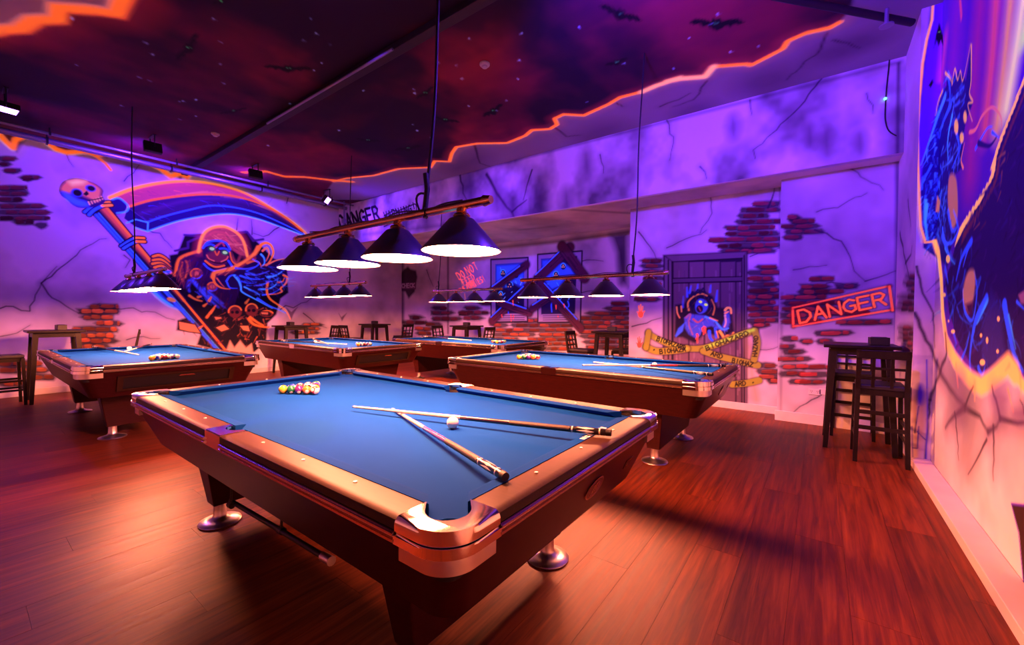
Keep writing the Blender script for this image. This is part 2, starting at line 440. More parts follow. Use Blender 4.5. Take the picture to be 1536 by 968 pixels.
# ------------------------------------------------------------------ floor
def wood_mat():
    m = bpy.data.materials.new('floor_wood'); m.use_nodes = True; N = m.node_tree.nodes; L = m.node_tree.links
    b = N['Principled BSDF']; b.inputs['Specular IOR Level'].default_value = .17
    tc = N.new('ShaderNodeTexCoord'); oi = N.new('ShaderNodeObjectInfo')
    sh = N.new('ShaderNodeVectorMath'); sh.operation = 'ADD'
    mu = N.new('ShaderNodeVectorMath'); mu.operation = 'SCALE'; mu.inputs[0].default_value = (7.3, 31.7, 3.1)
    L.new(oi.outputs['Random'], mu.inputs['Scale']); L.new(tc.outputs['Object'], sh.inputs[0]); L.new(mu.outputs[0], sh.inputs[1])
    mp = N.new('ShaderNodeMapping'); mp.inputs['Scale'].default_value = (22, 1.1, 8); L.new(sh.outputs[0], mp.inputs['Vector'])
    n1 = N.new('ShaderNodeTexNoise'); n1.inputs['Scale'].default_value = 1.6; n1.inputs['Detail'].default_value = 8; n1.inputs['Roughness'].default_value = .62; n1.inputs['Distortion'].default_value = .5
    L.new(mp.outputs[0], n1.inputs['Vector'])
    cr = N.new('ShaderNodeValToRGB'); e = cr.color_ramp.elements
    e[0].position = .30; e[0].color = (.060, .011, .004, 1); e[1].position = .72; e[1].color = (.26, .058, .014, 1)
    k = e.new(.5); k.color = (.15, .028, .007, 1)
    L.new(n1.outputs['Fac'], cr.inputs[0])
    rr = N.new('ShaderNodeMapRange'); rr.inputs[3].default_value = .82; rr.inputs[4].default_value = 1.15; L.new(oi.outputs['Random'], rr.inputs[0])
    mx = N.new('ShaderNodeMix'); mx.data_type = 'RGBA'; mx.blend_type = 'MULTIPLY'; mx.inputs[0].default_value = 1
    L.new(cr.outputs[0], mx.inputs[6]); L.new(rr.outputs[0], mx.inputs[7]); L.new(mx.outputs[2], b.inputs['Base Color'])
    r2 = N.new('ShaderNodeMapRange'); r2.inputs[3].default_value = .34; r2.inputs[4].default_value = .54; L.new(n1.outputs['Fac'], r2.inputs[0]); L.new(r2.outputs[0], b.inputs['Roughness'])
    bp = N.new('ShaderNodeBump'); bp.inputs['Strength'].default_value = .25; bp.inputs['Distance'].default_value = .002
    L.new(n1.outputs['Fac'], bp.inputs['Height']); L.new(bp.outputs[0], b.inputs['Normal'])
    return m
M_WOOD = wood_mat()
bm = bmesh.new(); box(bm, XL-.2, XR+.2, YF-.2, 8.2, -.12, -.006)
FLOOR = fin('floor', bm, mat('floor_screed', (.03, .012, .010), .8)); FLOOR['kind'] = 'structure'
PW, PLN = .228, 1.82
bm = bmesh.new(); box(bm, 0, PW-.0012, 0, PLN-.0012, -.008, 0)
plank_me = None
cells = []
ix = 0; x = XL
while x < XR:
    off = (ix*0.37 % 1)*PLN
    y = YF-off
    while y < YWW:
        cells.append((x, y, ix)); y += PLN
    x += PW; ix += 1
pk = fin('plank', bm, M_WOOD, FLOOR); plank_me = pk.data; bpy.data.objects.remove(pk)
def seen(c):
    q = np.array([c[0]+PW/2, c[1]+PLN/2, -CAM_H]); d = q@c_f
    return d > .3 and abs(q@c_r)/d < 1.45 and (q@c_u)/d > -1.0
vis = sorted([c for c in cells if seen(c)], key=lambda c: math.hypot(c[0]+PW/2, c[1]+PLN/2))
near = vis[:290]; ns = {(c[0], c[1]) for c in near}
bm = bmesh.new()
for c in cells:
    if (c[0], c[1]) not in ns: box(bm, c[0], c[0]+PW-.0012, c[1], min(c[1]+PLN-.0012, YWW), -.008, 0)
fp = fin('far_planks', bm, M_WOOD, FLOOR); fp['kind'] = 'stuff'
for c in near:
    link('plank', plank_me, FLOOR, (c[0], c[1], 0))

# ------------------------------------------------------------------ left wall: reaper mural
rA, rB, r0 = zf(230, 320, .217), zf(80, 250, .1756), zf(0, 180, .3514)
cv = Canvas((XL, 0, 0), (0, 1, 0), (0, 0, 1), YWW, ZC, .0108, seed=11, smudge=.32)
# smudges and cracks of the plaster
for p, wd in (([(0,463),(20,460),(45,467),(62,425),(85,400)],2.2),([(62,425),(78,447),(100,460),(118,470),(150,455)],2.2),
              ([(62,425),(100,395),(130,370),(160,358)],2.0),([(118,470),(200,462),(240,472),(262,480)],1.8),
              ([(186,383),(195,390),(188,402)],1.6),([(100,232),(110,250)],1.4),([(186,272),(205,252),(215,240)],1.4),
              ([(355,345),(357,328)],1.5),([(378,352),(377,330)],1.5),([(420,340),(395,355),(380,350)],1.6),
              ([(430,305),(440,280)],1.2),([(420,465),(440,462),(470,445)],1.6),([(455,470),(475,487),(490,492)],1.5),
              ([(220,345),(240,350),(258,372)],1.8),([(190,510),(215,505),(240,508)],1.5),([(0,505),(25,500),(45,488)],1.6)):
    cv.crack(p, wd)
cv.fill([(428,460),(437,468),(447,460),(440,472),(437,480),(434,472)], (.08,.03,.08), soft=2, a=.8)
cv.fill([(508,470),(512,476),(520,470),(513,482)], (.08,.03,.08), soft=2, a=.8)
# brick patches
cv.bricks([(238,0,22),(246,0,14),(256,10,30),(266,35,58),(268,38,46)], 7, 3, (.22,.035,.04), 16)
cv.bricks([(282,0,38),(290,0,40),(299,0,32),(309,0,62),(318,0,70),(327,0,70),(333,24,50),(338,56,68)], 8, 4, (.24,.05,.055), 20)
cv.bricks([(460,140,176),(467,118,178),(476,128,170),(485,150,178),(494,112,175),(503,110,170),(511,112,172),(520,112,160)], 8.5, 5, (.55,.14,.035), 17)
cv.bricks([(545,0,60),(555,0,70),(566,40,80),(575,0,40)], 9, 6, (.5,.14,.04), 20)
cv.bricks([(487,458,480),(493,462,478),(499,440,475),(505,500,520)], 5, 8, (.55,.14,.035), 12)
# orange torn edge under the ceiling
def torn(cv, pts, w, col=ORANGE, emi=.8, idn=None):
    cv.stroke(pts, w*2.6, PINK, soft=w*3, a=.35, emi=emi*.3, sm=False, idn=None)
    cv.stroke(pts, w, col, soft=w*.5, emi=emi, sm=False, idn=idn)
cv.fill([(-30,150),(560,290),(560,330),(430,292),(330,270),(282,262),(270,268),(255,255),(235,240),(215,236),(170,226),(160,237),(130,226),(95,228),(70,215),(40,205),(25,228),(0,200),(-30,190)], (.09,.015,.03), soft=5, a=.95)
torn(cv, [(-25,196),(0,203),(10,214),(19,222),(23,210),(38,203),(55,202),(68,211),(84,224),(100,229),(128,227),(150,232),(166,224),(160,219)], 8, idn=1)
torn(cv, [(130,227),(145,235),(158,245),(166,255)], 4, ORANGE, .6, idn=1)
torn(cv, [(205,230),(222,243),(240,252),(256,265),(270,260),(280,266),(287,256),(296,252)], 8, idn=1)
# the reaper
R = 2
cv.fill(rA((110,290),(165,280),(215,150),(330,140),(430,170),(560,135),(640,120),(720,200),(770,250),(860,340),(920,400),(935,550),(880,590),(850,700),(790,760),(780,890),(700,960),(500,965),(300,910),(330,830),(160,810),(170,740),(300,700),(120,640),(-10,540),(-10,430),(120,420)), BLACK, soft=3, idn=R)
for p in (rA((215,150),(330,160),(240,200),(240,240),(150,260)), rA((560,135),(650,130),(690,190),(760,180))):
    cv.stroke(p, 3.5, (.10,.03,.16), soft=2, sm=False, idn=R)
# blade
top = r0((470,332),(560,296),(680,270),(800,262),(920,275),(1040,310),(1150,370),(1235,425),(1290,468),(1315,495))
mid = r0((1290,474),(1200,404),(1100,354),(1000,326),(900,318),(800,322),(650,342),(545,372))
low = r0((1300,490),(1200,440),(1100,398),(1000,374),(900,366),(800,386),(700,412),(630,436))
bot = r0((630,476),(760,432),(900,406),(1000,402),(1100,422),(1200,457),(1300,494))
topS, midS, lowS, botS = smooth(top), smooth(mid), smooth(low), smooth(bot)
cv.fill(np.concatenate([topS, midS]), (.62,.07,.12), idn=R, emi=.22)
cv.fill(np.concatenate([midS[::-1], lowS]), (.05,.015,.10), idn=R, emi=.05)
cv.fill(np.concatenate([r0((1300,490)), lowS[1:], botS]), (.02,.01,.12), idn=R)
cv.fill(r0((545,372),(630,436),(630,476),(575,455),(530,420)), (.02,.01,.12), idn=R)
cv.fur(np.concatenate([topS, midS]), 110, .25, 16, [(.9,.16,.10),(.45,.04,.12),(.75,.10,.14)], 1.6, .3, jit=.25, seed=12, idn=R)
cv.fur(np.concatenate([midS[::-1], lowS]), 90, .2, 18, [(.10,.03,.30),(.03,.01,.08),(.05,.05,.45)], 1.8, .1, jit=.25, seed=13, idn=R)
for k in range(14):   # brushed streaks on the steel
    i = rng.integers(4, len(midS)-12); a = topS[min(len(topS)-2, len(topS)-1-i)]
    cv.stroke([(midS[i][0]*.6+a[0]*.4, midS[i][1]*.6+a[1]*.4), (midS[i+6][0]*.7+a[0]*.3, midS[i+6][1]*.7+a[1]*.3)], 1.5, (.95,.25,.12), soft=2, a=.4, emi=.2)
cv.stroke(r0((600,400),(760,352),(900,335),(1040,350),(1150,400)), 4, (.16,.04,.22), soft=6, a=.5)
cv.stroke(top, 9, PINK, soft=8, a=.45, emi=.3); cv.stroke(top, 4.6, (1,.22,.03), soft=2, emi=.85, w1=2.5, idn=R)
cv.stroke(mid, 3.0, ORANGE, soft=2, emi=.5, idn=R); cv.stroke(low, 2.2, NBLUE, soft=1.5, emi=.7, idn=R)
cv.stroke(bot, 2.0, SKYB, soft=2, emi=.7, idn=R)
cv.stroke(r0((540,440),(580,425),(632,438),(630,476),(570,458)), 2.2, SKYB, soft=1.5, emi=.6, sm=False, idn=R)
cv.ell((175,310), 15, 12, NAVY, idn=R); cv.stroke(r0((480,340),(510,335),(545,365),(540,390),(500,398)), 2.6, SKYB, soft=2, emi=.6, idn=R)
# staff
a0, a1 = np.array(rB((410,380))[0]), np.array(rA((485,960))[0])
dn = (a1-a0)/np.hypot(*(a1-a0)); nn = np.array([dn[1], -dn[0]])   # towards upper right
cv.stroke([a0-dn*4, a1], 25, (.02,.006,.05), sm=False, idn=R, w1=17)
cv.stroke([a0+nn*5, a0*.35+a1*.65+nn*5.5], 9, (.75,.09,.05), soft=5, emi=.30, sm=False, idn=R, w1=4)
cv.stroke([a0+nn*9.5, a1+nn*4], 3, ORANGE, soft=2, emi=.7, sm=False, idn=R)
cv.stroke([a0-nn*9.5, a1-nn*5], 4, NBLUE, soft=3, emi=.7, sm=False, idn=R)
cv.stroke([a0-nn*5, a1-nn*2], 1.6, SKYB, soft=1.5, a=.8, emi=.5, sm=False, idn=R)
cv.stroke([a0*.5+a1*.5-nn*16, a1-nn*14], 1, BLACK, a=0)
for q in (((270,388),(330,345),(400,315),(478,305)), ((305,412),(350,370),(420,335),(497,330))):
    cv.stroke(rB(*q), 8, BLACK, idn=R); cv.stroke(rB(*q[:3]), 4.5, NBLUE, soft=2, emi=.6, idn=R); cv.stroke(rB(*q[2:]), 4.5, (1,.17,.03), soft=2, emi=.75, idn=R)
for q in (((580,680),(640,640),(700,610),(772,612)), ((600,700),(650,668),(710,640),(780,642))):
    cv.stroke(rB(*q), 8, BLACK, idn=R); cv.stroke(rB(*q[:3]), 4, NBLUE, soft=2, emi=.6, idn=R); cv.stroke(rB(*q[2:]), 4.5, ORANGE, soft=2, emi=.7, idn=R)
# skull finial
sk = rB((48,200),(70,140),(130,105),(210,98),(290,118),(370,150),(425,200),(420,250),(440,300),(380,335),(300,352),(220,352),(160,325),(120,285),(70,250))
cv.fill(sk, (.05,.01,.12), sm=True, idn=R)
cv.fill(rB((60,195),(90,140),(150,112),(230,106),(320,135),(400,185),(405,235),(380,300),(300,270),(200,230),(120,225)), (.80,.15,.10), soft=6, emi=.42, sm=True, idn=R)
cv.fill(rB((120,125),(200,110),(280,125),(250,150),(160,160)), (1,.45,.22), soft=8, a=.9, emi=.6, idn=R)
cv.fill(rB((75,215),(140,235),(200,275),(280,300),(300,340),(220,340),(150,310),(90,255)), (.05,.10,.85), soft=6, emi=.45, sm=True, idn=R)
for c, rx, ry in (((200,225),52,36),((318,186),46,28)):
    p = rB(c)[0]; cv.ell(p, rx*.1756, ry*.1756, (.04,.05,.5), rot=.25, soft=3, emi=.25, idn=R); cv.ell((p[0]+1, p[1]), rx*.125, ry*.125, BLACK, rot=.25, idn=R)
cv.fill(rB((255,235),(285,205),(305,235),(280,250)), BLACK, idn=R)
for k in range(6):
    q = rB((300+k*22, 300-k*9),(312+k*22, 325-k*9)); cv.stroke(q, 1.8, (1,.4,.18), emi=.5, idn=R)
cv.stroke(rB((300,290),(360,280),(420,265)), 1.5, BLACK, idn=R)
# hand on the staff
for q in (((0,300),(40,290),(80,310),(105,335)),((0,325),(50,320),(90,345),(112,370)),((-5,350),(50,345),(95,375),(120,400)),((10,375),(60,365),(100,395),(122,412))):
    cv.stroke(rA(*q), 8, (.05,.01,.05), idn=R); cv.stroke(rA(*q), 4.2, ORANGE, soft=2, emi=.6, idn=R)
cv.stroke(rA((30,395),(70,400),(110,405)), 5, NBLUE, soft=3, emi=.5, idn=R)
# cloak body
cv.fill(rA((325,262),(240,285),(180,312),(160,360),(148,430),(195,500),(245,548),(270,480),(330,505),(420,570),(490,660),(560,640),(600,520),(560,430),(600,380),(560,320),(500,370),(400,380)), (.05,.008,.06), soft=2, sm=False, idn=R)
cv.fill(rA((320,275),(250,300),(200,330),(185,400),(220,480),(260,400),(300,340)), (.14,.015,.06), soft=8, idn=R)
for q, w_ in (((325,258),(280,272),(230,288),(185,312),(166,350),(158,400),(148,428)),4.5), (((200,340),(185,420),(205,470)),2), (((225,330),(240,370),(220,450)),2):
    cv.stroke(rA(*q), w_, ORANGE, soft=3, emi=.6, idn=R)
for q in (((250,470),(240,510),(250,540)),((270,460),(300,500),(350,545),(430,600),(490,650)),((330,540),(380,590),(450,650)),((350,520),(420,575),(480,625)),((290,480),(340,545),(390,600))):
    cv.stroke(rA(*q), 4.5, (.05,.06,.75), soft=4, emi=.5, idn=R, w1=2)
for c, r_ in (((297,418),44),((408,508),38)):
    p = rA(c)[0]; cv.ell(p, r_*.217, r_*.19, (.50,.05,.08), soft=3, emi=.15, idn=R)
    cv.stroke([(p[0]+r_*.2*math.cos(t), p[1]+r_*.17*math.sin(t)) for t in np.linspace(2.6, 5.6, 8)], 1.8, ORANGE, emi=.5, idn=R)
    cv.ell(p, r_*.09, r_*.08, (.85,.12,.08), emi=.3, idn=R)
    cv.stroke([(p[0]+r_*.2*math.cos(t), p[1]+r_*.17*math.sin(t)) for t in np.linspace(.3, 2.2, 6)], 1.6, NBLUE, emi=.5, idn=R)
body = rA((325,262),(240,285),(180,312),(160,360),(148,430),(195,500),(245,548),(270,480),(330,505),(420,570),(490,660),(560,640),(600,520),(560,430),(560,320),(500,370),(400,380))
cv.fur(body, 150, 1.9, 13, [(.10,.012,.05),(.04,.01,.16),(.02,.005,.03),(.16,.02,.05)], 2.4, .1, seed=3, idn=R)
cv.fur(rA((160,320),(250,290),(260,380),(210,480),(150,430)), 40, 1.8, 12, [(.5,.06,.05),(.25,.02,.05)], 1.8, .25, seed=4, idn=R)
cv.fur(rA((270,460),(330,500),(500,650),(440,660),(330,580),(250,545)), 60, .75, 12, [(.04,.05,.6),(.03,.02,.3),(.06,.12,.9)], 1.6, .4, jit=.2, seed=5, idn=R)
cv.fur(rA((480,660),(780,640),(800,780),(760,880),(560,900),(420,740)), 90, .6, 9, [(.30,.06,.03),(.12,.02,.02),(.5,.12,.05),(.02,.005,.02)], 1.8, .12, jit=1.2, seed=6, idn=R)
cv.fur(rA((160,810),(330,830),(330,905),(700,955),(780,890),(560,900),(420,800),(330,700),(180,740)), 70, .4, 10, [(.10,.02,.03),(.18,.04,.03),(.02,.004,.01)], 2.2, .05, jit=1.0, seed=8, idn=R)
# hood and face
cv.stroke(rA((315,262),(328,190),(360,130),(420,95),(500,92),(580,135),(625,200),(648,292)), 12, PINK, soft=10, a=.5, emi=.3)
cv.fill(rA((312,265),(328,190),(360,130),(420,95),(500,95),(580,140),(625,200),(648,295),(600,292),(545,255),(505,200),(440,185),(370,200),(345,235)), (.60,.07,.07), soft=2, emi=.20, idn=R)
cv.fur(rA((330,200),(370,135),(430,105),(510,105),(590,160),(630,240),(600,285),(540,245),(500,195),(430,180),(350,215)), 90, .45, 14, [(.85,.16,.08),(.30,.02,.04),(.60,.08,.06),(.95,.25,.12)], 2.0, .35, jit=.3, seed=7, idn=R)
for q in (((350,170),(430,130),(520,150),(590,220)),((400,150),(480,165),(560,230)),((520,240),(570,340),(600,300))):
    cv.stroke(rA(*q), 3, (.8,.10,.08), soft=4, a=.7, emi=.3, idn=R)
cv.stroke(rA((312,268),(328,190),(360,130),(420,97),(500,95),(580,138),(625,200),(650,298)), 4.2, (1,.22,.04), soft=3, emi=.9, idn=R)
cv.fill(rA((345,235),(375,198),(440,185),(500,200),(535,250),(545,310),(520,350),(470,378),(410,370),(365,335),(345,290)), (.04,.008,.06), sm=True, idn=R)
cv.fill(rA((370,280),(420,260),(470,275),(520,300),(500,345),(455,365),(405,355),(370,320)), (.28,.03,.05), soft=5, emi=.1, idn=R)
for q, c_, w_, e_ in ((((345,240),(375,202),(440,190),(500,205),(530,250)),NBLUE,3,.6), (((360,330),(400,360),(440,372),(490,362)),ORANGE,3,.55), (((375,315),(420,340),(465,345),(505,330)),BLACK,2,0),
                      (((370,290),(385,315),(420,330)),(.9,.14,.08),2,.4), (((470,335),(505,318),(515,300)),(.9,.14,.08),2,.4), (((360,225),(400,215),(435,235)),NBLUE,2.5,.4), (((460,245),(500,245),(525,265)),NBLUE,2.5,.4),
                      (((425,262),(440,290),(455,265)),ORANGE,2,.4), (((420,240),(470,205),(490,225)),(.6,.06,.08),3,.2), (((530,270),(545,330),(580,360)),ORANGE,2.2,.5), (((350,350),(380,380),(430,400),(500,385)),NBLUE,2.6,.5), (((520,330),(540,360),(560,400)),NBLUE,3,.5)):
    cv.stroke(rA(*q), w_, c_, soft=1.5, emi=e_, idn=R)
for c in ((405,246),(495,272)):
    p = rA(c)[0]; cv.ell(p, 5.2, 3.6, (.05,.35,.05), rot=.2, soft=3, a=.8, emi=.3, idn=R); cv.ell(p, 3.6, 2.2, (.45,1,.22), rot=.2, emi=.5, idn=R)
# reaching sleeve, hand and ragged cloth
cv.fill(rA((410,430),(450,400),(540,385),(640,330),(700,280),(760,300),(850,320),(910,315),(930,440),(905,540),(790,565),(650,570),(600,520),(520,528),(460,515),(425,480)), (.03,.006,.06), soft=2, idn=R)
cv.stroke(rA((412,440),(425,415),(470,402),(540,385),(600,355),(650,325),(700,280),(725,235)), 6.5, (.95,.15,.03), soft=3, emi=.65, idn=R)
cv.stroke(rA((440,425),(540,405),(640,350),(700,305)), 3, (.4,.03,.05), soft=3, emi=.1, idn=R)
for q, c_, w_ in ((((725,250),(750,215),(785,206),(815,225),(830,270),(815,315),(790,350),(755,362)),ORANGE,5.5), (((755,260),(785,240),(800,280),(780,330)),(.9,.12,.07),4), (((745,285),(765,310),(768,345),(750,365)),SKYB,3.5), (((650,345),(700,330),(735,345),(745,370)),ORANGE,4),
                 (((412,440),(428,485),(470,515),(530,525)),ORANGE,4.5), (((440,450),(470,490),(490,510)),(.8,.1,.06),3), (((505,470),(530,435),(570,430),(600,465),(610,510)),NBLUE,3.2), (((510,480),(530,515),(580,520)),NBLUE,3),
                 (((560,432),(590,470),(605,510),(615,545),(700,592),(760,625),(822,658)),SKYB,3.6), (((600,432),(660,450),(720,458),(765,452)),NBLUE,3.5), (((610,470),(660,485),(710,480)),NBLUE,2.6), (((630,510),(690,540),(735,565)),SKYB,3),
                 (((690,320),(730,345),(700,375),(640,400)),NBLUE,3), (((790,442),(840,432),(880,410),(905,385)),SKYB,4), (((735,527),(800,522),(850,490),(858,455)),SKYB,3.4), (((780,470),(830,470),(865,450)),NBLUE,3), (((755,565),(820,555),(880,520)),NBLUE,3),
                 (((780,360),(840,330),(905,315)),(.9,.14,.07),3.5), (((900,428),(925,445),(915,485),(880,520),(890,540),(850,558),(800,562)),ORANGE,4), (((860,480),(895,470),(905,445)),ORANGE,3), (((790,480),(785,540),(805,590),(860,632),(915,672),(948,732)),ORANGE,4.4), (((720,590),(800,640),(870,668),(915,690)),NBLUE,4),
                 (((570,380),(640,385),(700,370)),(.06,.05,.6),4), (((640,420),(720,425),(800,400)),(.06,.05,.6),4), (((700,500),(770,490),(830,420)),(.06,.05,.6),3)):
    e_ = .62
    cv.stroke(rA(*q), w_*.85, c_, soft=1.6, emi=e_, idn=R, w1=w_*.3)
cv.fur(rA((560,430),(720,380),(850,330),(910,330),(925,440),(900,540),(790,560),(650,570),(600,520)), 130, .45, 14, [(.03,.05,.6),(.04,.14,.9),(.015,.01,.12),(.02,.02,.25)], 1.7, .4, jit=.35, seed=9, idn=R)
cv.fur(rA((420,430),(540,395),(640,345),(700,300),(700,340),(600,400),(450,450)), 40, -.5, 12, [(.6,.09,.05),(.3,.03,.04),(.9,.2,.08)], 1.8, .3, jit=.2, seed=10, idn=R)
# second blue flame left of the staff
cv.stroke(rA((0,525),(50,580),(110,630),(200,668)), 10, NBLUE, soft=6, emi=.6, idn=R, w1=3); cv.stroke(rA((0,540),(60,595),(130,640)), 3, SKYB, soft=2, emi=.6, idn=R)
# skulls, bones and broken rock
for c, rx, ry in (((565,680),48,42),((680,668),44,45),((785,695),45,22)):
    p = rA(c)[0]; cv.ell(p, rx*.217, ry*.217, (.22,.035,.03), soft=2, idn=R)
    cv.stroke([(p[0]+rx*.2*math.cos(t), p[1]+ry*.2*math.sin(t)) for t in np.linspace(3.0, 6.0, 9)], 2.2, (1,.18,.03), soft=1.5, emi=.45, idn=R)
    cv.ell((p[0]+3, p[1]+1), 3, 2.6, BLACK, idn=R); cv.ell((p[0]-4, p[1]+1), 2.4, 2.2, BLACK, idn=R)
for q in (((660,730),(690,765),(740,782),(800,790)),((670,720),(720,755),(760,775)),((370,720),(400,680),(430,640)),((395,690),(420,660)),((640,620),(660,595)),((250,570),(290,595),(335,608)),((310,580),(330,575)),((350,640),(370,625)),((385,605),(400,580)),((310,800),(340,780))):
    cv.stroke(rA(*q), 4, (.95,.18,.03), soft=2, emi=.35, idn=R, w1=2)
cv.ell(rA((125,598))[0], 7, 3, (.95,.25,.08), rot=.3, soft=2, emi=.35, idn=R)
for q in (((172,745),(290,768),(332,832),(240,820),(178,805)),((425,790),(490,765),(532,802),(470,822)),((590,775),(660,775),(672,822),(620,812)),((415,712),(470,715),(480,730),(430,742)),((740,680),(800,682),(795,705),(745,702))):
    cv.fill(rA(*q), (.85,.27,.10), soft=2.5, emi=.12, idn=R); cv.stroke(rA(*q, q[0]), 1.6, BLACK, sm=False, idn=R)
for q in (((500,965),(530,880),(560,930),(600,880),(640,930),(680,900),(690,965)),):
    cv.fill(rA(*q), (.70,.42,.30), soft=3)
torn(cv, r0((1040,216),(1100,218),(1200,238),(1300,243),(1400,258),(1480,270)), 3, idn=1)
cv.build('wall_left', {1: ('torn_edge_painting', 'glowing orange torn edge painted under the ceiling'), R: ('reaper_mural', 'painted hooded reaper with a glowing orange and blue scythe and green eyes')})
bm = bmesh.new(); box(bm, XL-.12, XL, YF, 0, 0, ZC); fin('wall_left_near', bm, M_PLASTER)['kind'] = 'structure'
bm = bmesh.new(); box(bm, XL-.12, XR+.12, YF-.12, YF, 0, ZC); fin('wall_front', bm, M_PLASTER)['kind'] = 'structure'

# ------------------------------------------------------------------ bulkhead, soffit
cv = Canvas((XL, YB, ZS), (1, 0, 0), (0, 0, 1), XPL-XL, ZC-ZS, .0115, seed=21, smudge=.55, cell=.5)
for p, wd in (([(730,262),(745,290),(768,318),(772,330)],5),([(798,255),(790,280),(785,300)],2.5),([(768,318),(790,300)],3),([(1235,115),(1200,160),(1165,195),(1130,225),(1133,238)],2.4),([(1050,250),(1060,268)],2),
              ([(1125,150),(1128,172)],1.8),([(1000,180),(1010,215),(1005,240)],1.5),([(690,262),(700,300)],3),([(900,232),(905,260)],1.5),([(1300,140),(1310,170)],1.5)):
    cv.crack(p, wd)
for (x_, y_), r_ in (((770,322),16),((705,275),22),((745,300),18),((880,245),14),((1215,205),12),((1240,215),14),((1290,215),12),((850,300),12),((1100,190),12),((810,300),14),((640,330),14)):
    cv.ell((x_, y_), r_*.7, r_*1.5, (.06,.03,.08), soft=r_*1.6, a=.75)
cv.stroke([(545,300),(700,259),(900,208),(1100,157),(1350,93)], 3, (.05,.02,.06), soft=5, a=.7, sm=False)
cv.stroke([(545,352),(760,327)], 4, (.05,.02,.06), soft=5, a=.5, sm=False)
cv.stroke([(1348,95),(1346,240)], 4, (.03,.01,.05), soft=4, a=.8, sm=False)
cv.text('DANGER', (512,345), (573,329), 21, 3.2, BLACK, idn=1)
for q in (((576,324),(590,316),(600,318)),((596,317),(622,306),(625,308)),((576,340),(590,334),(612,330)),((624,307),(625,318))):
    cv.stroke(q, 1.6, BLACK, sm=False, idn=2)
cv.stroke([(508,352),(520,348)], 2.5, BLACK, sm=False)
BH_ = cv.build('wall_bulkhead', {1: ('danger_lettering', 'black painted word DANGER'), 2: ('warning_frame_painting', 'black painted frame lines')}, box_back=.10)
letter_strokes(cv, [('WARNING',(578,329),(620,317.5),11),('!',(620,317.5),(628,315.5),13)], .028, mat('black_wall_paint', BLACK, .8), BH_, 'warning_lettering', 'black painted word WARNING')
cv = Canvas((XL, YB+.10, ZS), (1, 0, 0), (0, 1, 0), XPL-XL, YWW-YB-.10, .03, seed=31, smudge=.3, base=(.80,.66,.62))
cv.stroke([(860,315),(945,320)], 3, (.05,.02,.05), soft=4, a=.6); cv.stroke([(780,345),(830,340)], 2, (.05,.02,.05), soft=4, a=.5); cv.stroke([(960,312),(1170,276)], 1, (.05,.02,.05), a=0)
cv.build('ceiling_soffit', {}, box_back=.10, flip=True)

# ------------------------------------------------------------------ ceiling
CX0, CY0 = XL, -.4
cv = Canvas((CX0, YB, ZC), (1, 0, 0), (0, -1, 0), XR-CX0, YB-CY0, .022, base=(.05,.008,.03), smudge=0, seed=41)
sh = cv.e.shape
n1 = fbm(sh, (3, 7), 51, 5); n2 = fbm(sh, (9, 8), 71, 4)
k1 = np.clip((n1-.47)*4.5, 0, 1)[..., None]; k2 = np.clip((n2-.55)*4, 0, 1)[..., None]
cv.c = np.array([.016,.003,.022])*(1-k1)+np.array([.20,.012,.05])*k1
cv.c = cv.c*(1-k2*.8)+np.array([.36,.03,.05])*k2*.8*np.clip(k1*1.5+.2, 0, 1)+np.array([.02,.004,.03])*k2*.8*(1-np.clip(k1*1.5+.2, 0, 1))
r3, r4, r2 = zf(500, 0, .3385), zf(1000, 0, .349), zf(0, 0, .3385)
edge = r3((0,805),(60,790),(180,778),(290,748),(430,742),(450,714),(515,716),(525,680),(545,652),(640,636),(770,634),(850,602),(880,577),(960,572),(992,552),(980,526),(1020,507),(1110,512),(1220,462),(1270,432),(1370,406),(1430,380),(1536,345))
edge += r4((0,350),(70,337),(165,330),(200,287),(340,276),(365,280),(450,236),(500,210),(520,177),(600,142),(700,120),(740,98))
cv.fill(edge+[(1275,15),(1290,-30),(1420,-60),(1420,110),(1350,95),(545,300),(480,300)], (.32,.25,.34), soft=3)
for (x_, y_), r_ in (((1150,120),30),((1250,80),25),((900,200),26),((700,245),22),((1040,165),20),((1300,60),25)):
    cv.ell((x_, y_), r_*1.6, r_*.6, (.10,.05,.12), rot=-.25, soft=r_, a=.55)
for p in ([(712,218),(720,245),(735,250)], [(990,160),(1010,152),(1035,140)], [(830,190),(850,205),(870,203)], [(1240,50),(1230,75),(1180,120)], [(1060,122),(1040,150),(1010,160)], [(1250,60),(1290,72)], [(925,155),(935,160)]):
    cv.crack(p, 2)
torn(cv, edge, 4.5, ORANGE, .9, idn=1)
for a_, b_ in ((30, 36),):
    cv.stroke(edge[20:27], 8, (1,.30,.22), soft=5, emi=1.0, a=.8, sm=False)  # hot spot of flood light painted onto the torn edge as extra glow
tl = r2((560,-40),(515,60),(410,45),(260,35),(255,85),(150,90),(90,128),(0,132),(-80,150))
cv.fill(tl+[(-60,-60),(200,-80)], (.38,.30,.40), soft=3); torn(cv, tl, 14, ORANGE, .75, idn=1)
torn(cv, r2((1080,765),(1180,760),(1260,783),(1350,785),(1480,800),(1560,806)), 3.5, ORANGE, .7, idn=1)
BAT = [(-1,.1),(-.75,.35),(-.45,.3),(-.2,.18),(-.12,.4),(0,.3),(.12,.4),(.2,.18),(.45,.3),(.75,.35),(1,.1),(.8,-.05),(.62,.02),(.5,-.2),(.33,-.08),(.2,-.28),(0,-.45),(-.2,-.28),(-.33,-.08),(-.5,-.2),(-.62,.02),(-.8,-.05)]
